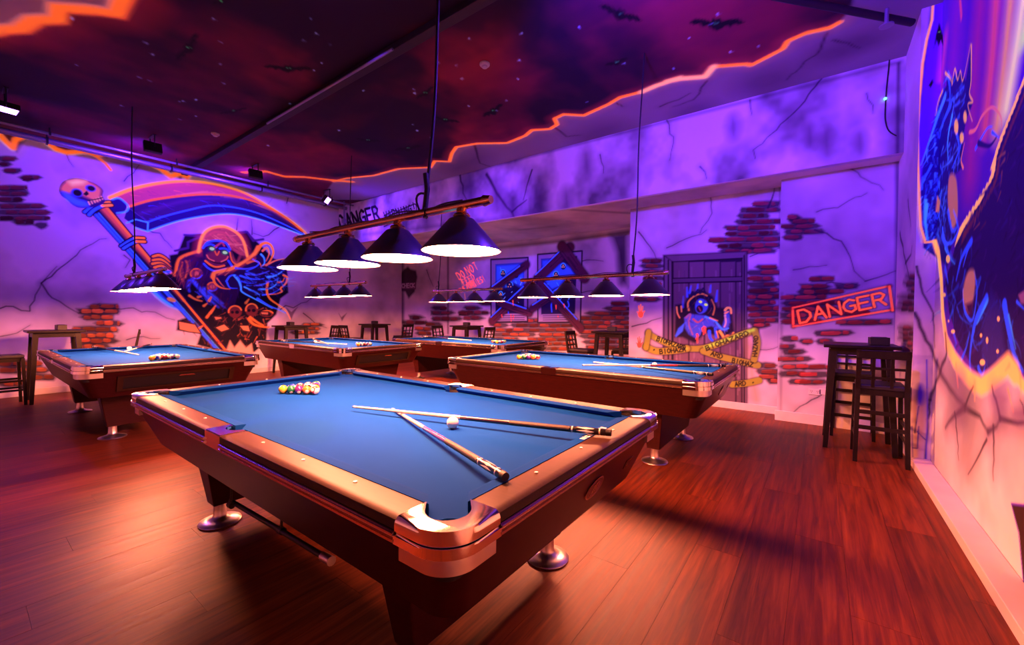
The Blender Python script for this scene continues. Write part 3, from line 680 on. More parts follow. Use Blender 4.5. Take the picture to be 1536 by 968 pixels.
for bx, by, s_, ro, sq in ((283,72,27,-.9,.8),(432,103,38,.05,.35),(350,167,22,-.2,.3),(638,140,16,-.6,.7),(740,167,18,-.55,.8),(552,211,20,.1,.4),(612,223,20,-.15,.5),(1075,36,42,.0,.55),(925,94,18,-.3,.6),(668,180,22,.2,.4),(330,2,14,-.4,.6),(930,22,34,.35,.6)):
    cr_, sr_ = math.cos(-ro), math.sin(-ro)
    cv.fill([(bx+s_*(x_*cr_-y_*sq*sr_), by-s_*(x_*sr_+y_*sq*cr_)) for x_, y_ in BAT], (.002,.001,.005), soft=.8, idn=2)
    for e_ in (-.06, .06): cv.ell((bx+s_*e_, by-1), .35, .3, (.1,.9,.3), emi=.5)
for k in range(75):
    x_, y_ = rng.uniform(60, 1150), rng.uniform(20, 250)
    if y_ > 250-(x_-500)*.25 and x_ > 500: continue
    if x_ < 500 and y_ > 120+x_*.25: continue
    s_ = rng.uniform(.5, 1.3); cv.ell((x_, y_), s_*1.25, s_*.8, (.35,.40,1.0), rot=.3, emi=.7*rng.uniform(.4, 1), soft=1.2)
cv.build('ceiling', {1: ('torn_edge_painting', 'glowing orange torn edge painted across the ceiling'), 2: ('bat_painting', 'black bats painted on the ceiling')})
bm = bmesh.new(); box(bm, XL-.12, XR+.12, YF, CY0, ZC, ZC+.12); fin('ceiling_near', bm, mat('dark_ceiling_paint', (.06,.012,.035), .8))['kind'] = 'structure'
# ------------------------------------------------------------------ back walls
XE1, XE2 = -.42, -2.50
cv = Canvas((XE1, YRT, 0), (1, 0, 0), (0, 0, 1), XPL-XE1, ZS, .0095, seed=61, smudge=.34)
cv.bricks([(326,1183,1196),(332,1185,1222),(340,1174,1226),(348,1180,1232),(356,1180,1204)], 7.5, 9, (.30,.035,.05), 22, -.03)
cv.bricks([(419,1216,1250),(429,1253,1285),(430,1202,1240),(438,1202,1262),(446,1180,1240),(455,1178,1265),(464,1176,1250),(473,1172,1215),(470,1225,1300),(482,1178,1230),(484,1262,1338),(500,1226,1275),(508,1176,1196),(512,1205,1218),(512,1228,1250),(520,1172,1190),(528,1174,1204),(539,1172,1212),(550,1178,1210),(551,1205,1240),(561,1172,1205),(562,1204,1245),(572,1186,1205),(573,1208,1238)], 8, 10, (.42,.05,.035), 26, -.02)
for p, wd in (([(1222,345),(1240,350),(1262,362),(1275,385),(1290,415),(1298,422)],2.4),([(1298,422),(1330,412),(1348,405)],2),([(1275,252),(1300,270),(1325,285)],1.5),([(1235,590),(1200,610),(1180,625)],2),([(1225,318),(1250,312),(1300,290)],1.4),([(1190,405),(1215,400),(1240,398)],1.6),([(1240,425),(1290,428)],1.8)):
    cv.crack(p, wd)
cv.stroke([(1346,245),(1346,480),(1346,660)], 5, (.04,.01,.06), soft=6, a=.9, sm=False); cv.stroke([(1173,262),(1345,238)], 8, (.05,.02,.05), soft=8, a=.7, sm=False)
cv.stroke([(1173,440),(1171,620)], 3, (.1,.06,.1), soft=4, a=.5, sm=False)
D = 1
for q, w_ in (([(1189,462),(1190,490)],3.2), ([(1189,462),(1335,429)],2.6), ([(1190,490),(1338,465)],2.6), ([(1334,430),(1339,466)],3.2)):
    cv.stroke(q, w_*2.4, (.25,.01,.01), soft=4, a=.8, sm=False); cv.stroke(q, w_, NRED, soft=1.2, emi=.8, sm=False, idn=D)
cv.text('DANGER', (1200,485), (1334,456), 19, 6.2, (.14,.006,.006), soft=3, idn=D, gap=.22); cv.text('DANGER', (1200,485), (1334,456), 19, 3.4, (1,.085,.03), soft=1, emi=.85, idn=D, gap=.22)
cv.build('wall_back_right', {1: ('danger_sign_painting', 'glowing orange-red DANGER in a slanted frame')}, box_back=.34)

cv = Canvas((XE2, YDW, 0), (1, 0, 0), (0, 0, 1), XE1-XE2, ZS, .0095, seed=62, smudge=.36)
cv.bricks([(306,1136,1170),(315,1112,1168),(324,1110,1150),(333,1108,1171),(342,1092,1160),(351,1096,1166),(360,1068,1171),(369,1082,1171),(377,1085,1160)], 8, 11, (.34,.035,.05), 24, -.02)
cv.bricks([(401,1140,1166),(409,1124,1170),(418,1128,1160),(427,1124,1164),(436,1124,1168),(445,1124,1170),(454,1124,1160),(463,1124,1166),(472,1126,1170),(481,1124,1168),(488,1128,1150)], 8, 12, (.42,.05,.04), 26, -.02)
cv.bricks([(391,968,992),(399,964,992),(408,966,994),(417,970,994),(426,966,992),(435,968,990),(449,956,985)], 7.5, 13, (.42,.08,.04), 20)
cv.bricks([(548,1140,1160),(557,1138,1170),(565,1146,1170),(572,1152,1170)], 8, 14, (.45,.10,.05), 22)
for p, wd in (([(1152,312),(1158,298),(1162,278)],3),([(958,348),(975,370),(985,390)],1.8),([(1000,372),(1030,358),(1060,345)],1.4),([(1125,385),(1150,378),(1170,372)],1.6),([(948,490),(970,485),(992,477)],2),([(1130,520),(1150,525),(1168,520)],1.4),([(1065,292),(1068,320),(1050,350)],1.2)):
    cv.crack(p, wd)
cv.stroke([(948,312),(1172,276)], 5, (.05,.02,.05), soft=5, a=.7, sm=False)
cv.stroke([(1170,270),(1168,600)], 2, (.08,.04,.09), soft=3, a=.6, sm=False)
zd = zf(990, 370, .2273)
Z = 1
cv.fill(zd((20,55),(580,28),(578,1060),(15,1060)), (.02,.008,.03), soft=3, idn=Z)
cv.fill(zd((32,66),(80,100),(80,1060),(25,1060)), (.20,.13,.17), soft=2, idn=Z); cv.fill(zd((540,75),(570,40),(572,1060),(540,1060)), (.19,.12,.16), soft=2, idn=Z)
cv.fill(zd((38,62),(568,36),(545,75),(85,100)), (.20,.13,.18), soft=2, idn=Z)
for q in (((80,100),(80,1060)),((540,78),(540,1060)),((85,102),(542,78)),((55,90),(55,1060)),((556,60),(556,1060))): cv.stroke(zd(*q), 2, BLACK, soft=1.5, sm=False, idn=Z)
xs = [85,190,292,397,500,540]
for i in range(5):
    t = (.9, 1.05, .95, .8, .75)[i]
    cv.fill(zd((xs[i]+5,104),(xs[i+1]-4,100),(xs[i+1]-4,1060),(xs[i]+5,1060)), (.20*t,.115*t,.15*t), soft=2, idn=Z)
    for k in range(16):
        x_ = rng.uniform(xs[i]+8, xs[i+1]-8); y_ = rng.uniform(110, 900); cv.stroke(zd((x_, y_),(x_+rng.uniform(-4, 4), y_+rng.uniform(50, 160))), rng.uniform(.8, 2.2), (.10,.05,.10) if k % 2 else (.36,.24,.28), soft=2, a=.5, sm=False, idn=Z)
cv.fill(zd((85,212),(540,200),(540,228),(85,240)), (.13,.08,.12), soft=1.5, idn=Z); cv.stroke(zd((85,242),(540,230)), 2.2, BLACK, sm=False, idn=Z); cv.stroke(zd((85,210),(540,198)), 1.6, BLACK, sm=False, idn=Z)
# broken hole with the zombie
cv.fill(zd((100,385),(160,375),(200,310),(270,280),(350,330),(380,400),(470,410),(490,560),(420,600),(300,570),(230,640),(150,600),(95,600),(100,480)), (.015,.006,.02), soft=4, idn=Z)
for q, c_, w_ in ((((195,305),(205,260)),NBLUE,3),(((245,290),(250,250)),NBLUE,2.5),(((330,300),(335,255)),NBLUE,2.5),(((370,360),(378,290)),NBLUE,3),(((180,330),(178,270)),NBLUE,2.5),(((150,400),(155,330)),(.05,.05,.6),3)):
    cv.stroke(zd(*q), w_, c_, soft=3, emi=.35, idn=Z, w1=1)
cv.fill(zd((195,430),(185,370),(225,325),(280,310),(340,345),(360,420),(340,470),(300,460),(280,440),(230,460)), (.012,.006,.03), soft=2, sm=True, idn=Z)
cv.fill(zd((160,470),(200,445),(250,450),(300,455),(350,480),(410,530),(428,470),(425,430),(455,425),(465,500),(440,560),(400,555),(340,525),(285,540),(262,590),(235,605),(190,580),(165,540)), (.06,.09,.60), soft=3, emi=.14, idn=Z)
cv.fill(zd((120,540),(165,500),(150,560),(105,600),(98,590)), (.05,.12,.75), soft=2, emi=.3, idn=Z)
cv.fill(zd((235,370),(262,345),(300,355),(318,390),(300,430),(262,445),(235,420)), (.07,.10,.62), soft=2, sm=True, emi=.18, idn=Z)
cv.ell(zd((262,412))[0], 5, 5.5, (.02,.004,.03), idn=Z); cv.stroke(zd((255,400),(268,425)), 1.5, (.5,.06,.08), emi=.2, idn=Z)
for q, c_, w_, e_ in ((((190,420),(185,370),(225,328),(275,312),(310,325)),(.75,.22,.05),3,.35),(((350,450),(360,400),(340,350)),(.75,.22,.05),2.2,.3),(((170,470),(200,448),(190,510),(215,580)),(.4,.15,.3),3,.1),(((300,465),(360,490),(410,545),(450,540)),(.05,.25,1),3,.5),(((430,455),(435,500),(425,530)),(.7,.35,.4),3,.3),
                      (((220,480),(250,500),(280,480)),(.6,.10,.10),3,.2),(((330,470),(380,490)),(.75,.22,.1),2.4,.3),(((205,330),(215,300),(230,320),(250,285),(265,310),(285,275),(300,310)),(.02,.01,.05),3,0),(((430,420),(445,405),(465,410),(470,440)),(.95,.30,.10),4,.45),(((430,440),(450,430)),(.95,.30,.10),3,.4),
                      (((110,400),(115,440),(130,470)),(.85,.28,.1),2.5,.3),(((140,395),(142,430)),(.85,.28,.1),2.5,.3),(((395,560),(415,590),(430,620),(440,590),(470,590),(485,570)),(1,.35,.06),4,.55),(((325,560),(330,600),(345,620)),NBLUE,5,.5),(((365,540),(370,600)),NBLUE,4,.4),(((375,560),(385,600)),(.9,.3,.05),2,.4)):
    cv.stroke(zd(*q), w_, c_, soft=1.6, emi=e_, idn=Z, w1=w_*.7)
for q in (((290,530),(288,580)),((298,535),(300,570)),((245,580),(247,635)),((250,590),(238,610)),((280,540),(282,560))): cv.stroke(zd(*q), 3, NRED, soft=1, emi=.75, idn=Z, w1=1.6)
cv.fur(zd((160,470),(250,450),(350,480),(410,530),(428,470),(455,425),(465,500),(440,560),(340,525),(285,540),(235,605),(165,540)), 70, 1.3, 8, [(.04,.05,.4),(.10,.2,.9),(.25,.10,.35),(.02,.02,.12)], 1.3, .25, jit=.6, seed=31, idn=Z)
cv.fur(zd((190,430),(185,370),(225,325),(280,310),(340,345),(365,430),(340,480),(325,440),(310,360),(260,340),(230,370),(225,460),(195,470)), 60, 1.7, 9, [(.25,.07,.02),(.02,.008,.03),(.05,.02,.10)], 1.1, .2, jit=.35, seed=32, idn=Z)
for c in ((267,365),(303,384)): cv.ell(zd(c)[0], 2.6, 1.9, (.75,.95,.08), emi=.7, rot=.3, idn=Z)
# hazard tape
TP = 2
TAPE = (.34,.33,.03)
cv.stroke([(1122,500),(1128,560),(1135,600)], 13, (.55,.34,.08), soft=9, a=.5, w1=8); cv.stroke([(972,510),(978,545),(980,560)], 12, (.55,.34,.08), soft=8, a=.45)
for p, w_ in (([(972,500),(985,508),(1005,517),(1030,523),(1058,522),(1085,513),(1110,503),(1132,496)],9),([(968,520),(985,527),(1010,526),(1030,523)],10),([(1055,527),(1080,535),(1105,541),(1136,548)],10),([(1132,496),(1136,515),(1131,540)],9),([(1098,577),(1120,575),(1138,571)],10),([(973,498),(969,522)],8)):
    cv.stroke(p, w_+3, (.03,.015,.01), soft=3, a=.8); cv.stroke(p, w_, TAPE, soft=1.2, emi=.10, idn=TP)
cv.stroke([(1058,521),(1085,512),(1110,502),(1130,495)], 5, (.5,1,.05), soft=3, a=.7, emi=.35, idn=TP); cv.stroke([(985,508),(1010,518),(1030,523)], 4, (.6,.9,.05), soft=3, a=.5, emi=.2, idn=TP)
INK = (.012,.008,.006)
for t_, a_, b_ in (('BIOHAZARD',(985,511),(1028,526)),('BIOHAZA',(990,531),(1030,527)),('BIOHAZARD',(1060,526),(1125,502)),('ARD',(1066,533),(1084,539)),('BIOHAZ',(1098,544),(1130,551)),('ARD',(1103,580),(1120,578))):
    cv.text(t_, a_, b_, 6.5, 1.7, INK, idn=TP)
cv.text('HAZARD', (1135,535), (1137,503), 6, 1.6, INK, idn=TP); cv.text('.', (1128,577), (1134,576), 5, 2, INK, idn=TP); cv.text('.', (979,528), (985,528), 6, 2, INK, idn=TP)
# red hand prints
H_ = 3
for bx, by, s_ in ((961,472,1.0),(959,518,.85)):
    cv.ell((bx, by), 4.2*s_, 5*s_, NRED, soft=1, emi=.7, idn=H_)
    for dx, dy in ((-5,-4),(-3,-13),(0,-15),(3,-12),(5.5,-5)): cv.stroke([(bx+dx*.4*s_, by), (bx+dx*s_, by+dy*s_)], 1.8, NRED, soft=1, emi=.7, idn=H_)
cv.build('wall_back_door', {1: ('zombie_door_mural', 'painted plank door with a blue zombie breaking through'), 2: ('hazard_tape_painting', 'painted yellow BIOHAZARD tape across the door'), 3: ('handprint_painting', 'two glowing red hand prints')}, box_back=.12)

cv = Canvas((XL, YWW, 0), (1, 0, 0), (0, 0, 1), XE2-XL, ZS, .009, seed=63, smudge=.35)
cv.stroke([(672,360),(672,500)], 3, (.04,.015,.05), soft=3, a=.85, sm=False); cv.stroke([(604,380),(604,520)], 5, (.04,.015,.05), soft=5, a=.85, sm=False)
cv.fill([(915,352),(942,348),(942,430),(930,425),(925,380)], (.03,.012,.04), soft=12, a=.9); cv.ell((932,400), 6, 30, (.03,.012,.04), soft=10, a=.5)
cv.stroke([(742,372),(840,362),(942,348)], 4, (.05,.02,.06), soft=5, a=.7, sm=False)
for p, wd in (([(860,395),(880,390),(905,392)],1.6),([(870,440),(890,436),(910,440)],1.4),([(640,405),(650,430)],1.2)): cv.crack(p, wd)
cv.bricks([(462,652,668),(469,648,676),(476,615,630),(478,650,690),(484,608,640),(470,690,702),(462,700,716),(469,694,730),(477,700,722),(455,722,740)], 6.5, 15, (.20,.03,.04), 14)
cv.bricks([(486,640,660),(493,625,650),(500,628,645),(492,560,600),(500,575,610)], 6, 16, (.5,.12,.04), 14)
cv.bricks([(481,738,852),(488,742,760),(488,770,860),(495,735,858),(502,742,800),(502,812,862),(509,735,775),(509,795,860),(516,742,860),(523,750,860)], 6.2, 17, (.30,.060,.022), 15)
cv.bricks([(455,920,943),(463,912,943),(470,885,943),(477,872,943),(484,872,915),(484,925,943),(491,870,943),(498,872,905),(498,912,943),(505,875,943),(513,880,943),(521,880,943)], 6.6, 18, (.30,.05,.025), 18)
zw = zf(720, 350, .155)
W_ = 1
for fr, inner in ((((105,255),(465,235),(460,855),(108,862)), ((148,300),(428,282),(428,775),(150,782))), (((558,205),(988,172),(972,862),(560,865)), ((590,248),(940,220),(920,780),(592,785)))):
    cv.fill(zw(*fr), (.38,.30,.42), soft=2, idn=W_)
    cv.stroke(zw(*fr, fr[0]), 2.2, BLACK, soft=1.5, sm=False, idn=W_)
    cv.fill(zw(*inner), (.02,.008,.06), soft=1.5, idn=W_)
cv.fill(zw((155,312),(425,292),(425,540),(330,480),(250,520),(155,500)), (.03,.09,.90), soft=6, emi=.32, idn=W_)
cv.fill(zw((600,262),(700,250),(790,290),(880,330),(920,400),(640,440),(600,400)), (.03,.08,.80), soft=6, emi=.28, idn=W_)
cv.fill(zw((640,430),(830,430),(760,520),(690,545),(640,480)), (.03,.10,.9), soft=6, emi=.3, idn=W_)
for c, s_ in (((222,385),5),((285,508),6.5),((350,405),4),((345,610),4),((735,400),5),((805,320),4.5),((200,590),4)):
    p = zw(c)[0]; cv.ell(p, s_*.9, s_*1.15, (.012,.02,.12), soft=1, idn=W_)
    cv.stroke([(p[0]+s_*.8*math.cos(t), p[1]+s_*math.sin(t)) for t in np.linspace(2.8, 6.2, 7)], 1.2, SKYB, emi=.5, idn=W_)
    for dx, dy in ((-.3,.25),(.3,.25),(0,-.3)): cv.ell((p[0]+dx*s_, p[1]+dy*s_), .9, .9, (1,.42,.12), emi=.5, idn=W_)
for k in range(26):
    a = zw((rng.uniform(165, 420), rng.uniform(320, 700)))[0] if k % 2 else zw((rng.uniform(610, 880), rng.uniform(300, 720)))[0]
    cv.stroke([a, (a[0]+rng.uniform(-4, 4), a[1]+rng.uniform(-7, 7))], 1.2, SKYB if k % 3 else (.3,.5,1), emi=.4, a=.8, idn=W_)
for q in (((700,660),(690,700),(695,760)),((850,660),(860,700),(840,730)),((770,690),(780,740)),((270,740),(275,775))): cv.stroke(zw(*q), 2, NBLUE, soft=1.5, emi=.4, idn=W_)
B_ = 2
for a_, b_, w_, up in ((((108,535),(440,290)),None,62,1),(((100,835),(485,470)),None,70,1),(((195,655),(485,755)),None,62,1),(((535,425),(850,120)),None,86,1),(((815,110),(1035,415)),None,92,0),(((498,715),(860,478)),None,62,1),(((600,478),(985,905)),None,72,1)):
    A, Bp = zw(*a_); ww = w_*.155
    d = np.array(Bp)-np.array(A); d /= np.hypot(*d); n = np.array([d[1], -d[0]]); n = n if n[1] < 0 else -n
    A = np.array(A)+(-n)*ww*.3; Bp = np.array(Bp)+(-n)*ww*.3
    cv.stroke([A, Bp], ww+3, (.01,.004,.015), soft=3, a=.8, sm=False); cv.stroke([A, Bp], ww, (.10,.018,.045), soft=1.5, sm=False, idn=B_)
    for k in range(5):
        o = n*ww*rng.uniform(-.4, .4); t0, t1 = sorted(rng.uniform(0, 1, 2)); cv.stroke([A+(Bp-A)*t0+o, A+(Bp-A)*t1+o], 1, (.03,.006,.02), a=.7, sm=False)
    if up: cv.stroke([A+n*ww*.48+d*3, A+(Bp-A)*.85+n*ww*.48], 1.6, NBLUE, soft=1, emi=.75, sm=False, idn=B_)
for q in (((210,795),(215,815)),((300,795),(302,850)),((325,798),(322,830)),((318,655),(322,700)),((812,690),(818,720)),((735,700),(737,735)),((755,800),(757,815))): cv.stroke(zw(*q), 2.2, NRED, soft=1, emi=.7, w1=1.2)
for yy in (800, 820, 840):
    cv.stroke(zw((170,yy),(430,yy-4)), .9, (.06,.03,.07), sm=False); cv.stroke(zw((610,yy),(900,yy-4)), .9, (.06,.03,.07), sm=False)
for x_, y_ in ((692,420),(700,430),(697,441)): cv.stroke([(x_, y_), (x_+1, y_+8)], 1, NRED, emi=.6, w1=.5)
cv.fill([(600,412),(606,404),(612,400),(616,404),(624,406),(626,416),(622,438),(613,448),(608,438),(601,436)], (.02,.008,.02), soft=3, a=.95, idn=4); cv.fill([(601,425),(624,424),(624,434),(601,434)], (.16,.07,.13), soft=1, idn=4); cv.text('CHECK', (603,432), (623,431), 6, 1.3, (.6,.45,.55), idn=4)
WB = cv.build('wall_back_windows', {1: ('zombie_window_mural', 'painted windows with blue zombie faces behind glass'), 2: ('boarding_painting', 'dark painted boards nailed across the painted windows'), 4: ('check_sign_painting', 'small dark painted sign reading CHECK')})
letter_strokes(cv, [('DO',(689,420),(700,414),11),('NOT',(702,412.5),(720,402.5),12),('FEED',(696,427.5),(714,417.5),8),('THE',(691,440),(701,434.5),7),('ZOMBIES!',(702,436),(730,420.5),9)], .0125,
    mat('fluorescent_red_paint', (1, .07, .02), .7, emit=(1, .09, .04), es=1.3), WB, 'zombie_warning_lettering', 'glowing orange-red words DO NOT FEED THE ZOMBIES')  # blacklight glow of the red letters put in as fixed emission
# returns between the wall planes
for x0, x1, y0, y1, nm in ((XE2, XE2+.10, YDW+.12, YWW+.1, 'wall_return'), ):
    bm = bmesh.new(); box(bm, x0, x1, y0, y1, 0, ZS); fin(nm, bm, M_PLASTER)['kind'] = 'structure'

# ------------------------------------------------------------------ right wall: werewolf mural
def wolf(cv):
    z1, z2 = zf(1360, 0, .4132), zf(1360, 300, .4132)
    B = 1
    left = [(1402,-30),(1398,30),(1390,60),(1384,95),(1379,150),(1376,200),(1377,250),(1379,300),(1381,340),(1388,364),(1402,362),(1408,382),(1412,420),(1414,470),(1420,515),(1432,540),(1446,560),(1458,572),(1472,580),(1484,572),(1498,560),(1512,547),(1522,560),(1536,580),(1570,620)]
    cv.fill(left+[(1640,640),(1640,-60)], (.16,.02,.55), soft=2, idn=B, emi=.05)
    def streak(p, w, c, e, so, a=.9): cv.stroke(p, w, c, soft=so, emi=e, a=a, idn=B)
    streak([(1440,-40),(1430,90),(1420,200)], 22, (.62,.03,.42), .10, 30, .6)
    streak([(1475,-40),(1462,110),(1455,260)], 26, (.70,.03,.32), .16, 30, .8)
    streak([(1497,-40),(1488,90),(1478,190)], 20, (1,.10,.12), .40, 22)
    streak([(1520,-40),(1508,80),(1495,190)], 20, (1,.36,.10), .55, 20)
    streak([(1540,-40),(1528,50),(1510,160)], 22, (1,.75,.25), .75, 22)
    streak([(1548,0),(1534,60)], 12, (.7,1,.2), .6, 14)
    streak([(1418,60),(1412,120)], 8, (.9,.06,.3), .3, 10, .8); streak([(1440,0),(1442,25)], 3, PINK, .5, 4)
    streak([(1398,0),(1394,40),(1385,100),(1378,170)], 3, (.02,.004,.03), 0, 4)
    # bat
    cv.fill([(1409,33),(1414,52),(1415,68),(1411,60),(1408,70),(1405,60),(1401,72),(1404,52)], BLACK, soft=1, idn=B); cv.ell((1409,48), .8, 1, NGRN, emi=.8)
    cv.fill([(1393,128),(1399,118),(1400,124),(1396,132)], BLACK, soft=1, idn=B)
    # big dark wolf in front
    cv.fill([(1640,60),(1536,120),(1526,150),(1510,190),(1495,230),(1490,262),(1470,300),(1450,330),(1440,345),(1434,365),(1425,400),(1418,420),(1424,470),(1440,520),(1466,560),(1500,545),(1530,555),(1640,620)], (.035,.008,.13), soft=3, idn=B)
    for k in range(30):      # fur rim
        t = k/29; P = smooth([(1538,115),(1524,152),(1508,192),(1494,232),(1489,262),(1470,298),(1450,330),(1440,348)], 8); p = P[int(t*(len(P)-1))]
        l = rng.uniform(8, 20); cv.stroke([p, (p[0]-l*.42, p[1]+l*rng.uniform(.7, 1.2))], 5.5, (1,.42,.12), soft=1.6, emi=.75, w1=1.0, idn=B)
        cv.stroke([(p[0]+6, p[1]+4), (p[0]+2, p[1]+18)], 3, (.5,.15,.06), soft=3, a=.7, w1=1, idn=B)
    big = [(1600,90),(1536,125),(1526,155),(1510,195),(1495,235),(1490,266),(1470,304),(1450,334),(1438,350),(1434,365),(1425,400),(1424,470),(1440,520),(1466,560),(1500,545),(1530,555),(1600,600)]
    cv.fur(big, 260, 1.9, 26, [(.06,.012,.20),(.02,.005,.07),(.045,.02,.28),(.09,.02,.22)], 3.2, 0, jit=.3, seed=21, idn=B)
    cv.fur([(1536,130),(1526,160),(1500,230),(1490,290),(1450,345),(1460,370),(1505,300),(1536,220)], 70, 2.0, 20, [(.5,.16,.06),(.25,.06,.08),(.7,.25,.08)], 2.4, .2, jit=.25, seed=22, idn=B)
    # blue werewolf
    cv.fill(z1((145,262),(160,290),(190,255),(215,290),(235,160),(236,280),(228,350),(240,375),(215,440),(205,500),(200,610),(170,640),(160,760),(190,820),(160,900),(150,968),(60,900),(50,700),(60,590),(100,430),(125,340),(145,310)), (.025,.012,.25), soft=2, idn=B)
    wf = z1((145,262),(190,255),(215,290),(228,350),(215,440),(205,500),(200,610),(170,640),(160,760),(190,820),(160,900),(60,900),(50,700),(60,590),(100,430),(125,340))
    cv.fur(wf, 330, 1.85, 17, [(.03,.05,.55),(.02,.02,.25),(.05,.14,.9),(.015,.01,.14),(.10,.30,1.0)], 2.2, .45, jit=.3, seed=23, idn=B)
    cv.fur(z1((55,640),(130,640),(150,760),(130,900),(60,900)), 90, 1.65, 18, [(.03,.08,.8),(.02,.02,.3),(.06,.2,1)], 2.0, .5, jit=.15, seed=24, idn=B)
    for q, c_, w_, e_ in ((((150,270),(158,340),(150,400)),NBLUE,4,.6),(((140,350),(110,430),(80,520),(52,600)),(.06,.2,1),5,.6),(((160,380),(130,450),(120,500)),NBLUE,5,.6),(((165,420),(150,500),(150,580)),SKYB,4,.6),(((180,480),(190,540),(165,610)),NBLUE,4,.6),(((90,600),(60,660),(55,690)),NBLUE,4,.6),(((205,490),(190,560),(185,620)),NBLUE,3,.5),
                          (((75,740),(70,800),(72,870)),SKYB,4,.6),(((130,830),(140,880),(165,880),(188,830),(170,790)),NBLUE,4,.7),(((140,900),(160,940),(175,960)),SKYB,4,.6),(((230,880),(215,930),(205,968)),NBLUE,4,.6),(((100,770),(110,795),(120,770)),NBLUE,2.5,.5),
                          (((140,265),(155,280),(165,300)),(1,.4,.1),2.2,.7),(((165,305),(175,250),(185,290),(195,258),(205,290),(232,160)),(1,.4,.1),2,.7),(((235,165),(234,290),(228,340),(240,370),(222,380),(238,440)),(1,.42,.1),2.4,.7),(((130,330),(115,370),(105,420)),(1,.4,.1),2.2,.6),(((205,610),(198,580),(210,520)),(1,.22,.15),3,.6),
                          (((228,480),(250,470),(275,420),(310,390),(340,420),(345,460)),(1,.15,.20),4,.5),(((250,540),(290,470),(310,460)),NBLUE,4,.6),(((310,480),(335,500)),NBLUE,4,.5),(((260,520),(300,530),(325,500)),(.03,.01,.2),6,0)):
        cv.stroke(z1(*q), w_*.8, c_, soft=1.5, emi=e_, w1=w_*.25, idn=B)
    for c, rx, ry in (((180,460),3.2,11),((212,425),2.6,9),((200,500),3,8)): cv.ell(z1(c)[0], rx, ry, (1,.42,.12), emi=.6, soft=2, idn=B)
    cv.fill(z1((155,640),(180,650),(185,780),(165,830),(150,740)), (.80,.28,.16), soft=3, emi=.25, sm=True, idn=B); cv.fill(z1((112,710),(122,730),(118,770),(105,770)), (.85,.3,.12), soft=1.5, emi=.3, idn=B)
    # lower blue figure of the wolf
    lowb = z2((60,60),(150,30),(190,150),(240,150),(300,330),(355,370),(426,420),(426,620),(340,600),(240,640),(150,520),(130,300))
    cv.fur(lowb, 220, 1.75, 26, [(.03,.05,.45),(.02,.01,.14),(.03,.10,.8),(.05,.02,.22)], 2.6, .3, jit=.3, seed=25, idn=B)
    for q, c_, w_, e_ in ((((70,0),(65,70),(78,150)),SKYB,4,.6),(((150,40),(165,110),(185,90),(170,40)),NBLUE,4,.6),(((130,130),(150,190),(155,210)),NBLUE,6,.6),(((235,150),(200,210),(180,290)),NBLUE,6,.5),(((205,330),(210,400),(235,438),(248,400),(255,320),(245,262)),NBLUE,4,.7),(((290,360),(250,440),(230,560),(232,620)),NBLUE,9,.6),(((295,365),(255,450)),SKYB,4,.6),(((355,380),(370,470),(390,560),(420,620)),NBLUE,13,.55),(((370,420),(395,540)),SKYB,4,.4),(((195,590),(215,540),(225,500)),NBLUE,4,.6),(((170,480),(180,520)),NBLUE,3.5,.6),(((260,610),(275,635),(285,600)),NBLUE,5,.7),(((330,540),(330,580)),NBLUE,3,.6),(((290,520),(292,545)),NBLUE,3,.5),(((400,370),(430,400)),NBLUE,4,.7),(((140,250),(150,300)),NBLUE,4,.5)):
        cv.stroke(z2(*q), w_*.85, c_, soft=2.5, emi=e_, w1=w_*.3, idn=B)
    cv.fill(z2((215,280),(228,255),(245,258),(248,310),(240,370),(225,410),(208,370),(205,330)), (.85,.30,.16), soft=4, emi=.25, sm=True, idn=B)
    cv.fill(z2((215,380),(240,370),(235,420),(222,410)), (.12,.02,.10), soft=4, idn=B); cv.fill(z2((405,345),(426,330),(440,380),(415,375)), (.6,.2,.3), soft=3, emi=.1, idn=B)
    cv.fill(z2((305,320),(345,400),(355,560),(330,620),(270,600),(275,480)), (.06,.04,.28), soft=8, a=.8, idn=B)
    for c, rx, ry in (((150,215),3,6),((333,432),2.2,4),((270,492),1.8,3),((292,510),1.8,5),((330,550),2,3),((168,478),3,3),((275,590),4,4.5),((137,345),2,3),((152,440),1.2,2)): cv.ell(z2(c)[0], rx, ry, (1,.45,.12), emi=.6, soft=1.2, idn=B)
    # torn orange rim
    cv.stroke(left[:13], 3.4, (1,.30,.10), soft=2, emi=.75, idn=B, sm=False); cv.stroke([(x_-4, y_) for x_, y_ in left[3:10]], 2, PINK, soft=3, emi=.4, a=.7, sm=False)
    cv.stroke(left[10:15], 7, (1,.42,.10), soft=3, emi=.75, sm=False, idn=B); cv.stroke(left[14:23], 15, (1,.42,.10), soft=5, emi=.75, sm=False, idn=B)
    cv.stroke(left[21:], 12, (1,.42,.10), soft=5, emi=.75, sm=False, idn=B)
    for q in ([(1434,548),(1437,580)],[(1462,575),(1462,600)],[(1530,560),(1532,600)],[(1514,548),(1508,556)],[(1512,585),(1520,618)]): cv.stroke(q, 4.5, (1,.38,.10), soft=3, emi=.6, w1=1.5, idn=B)
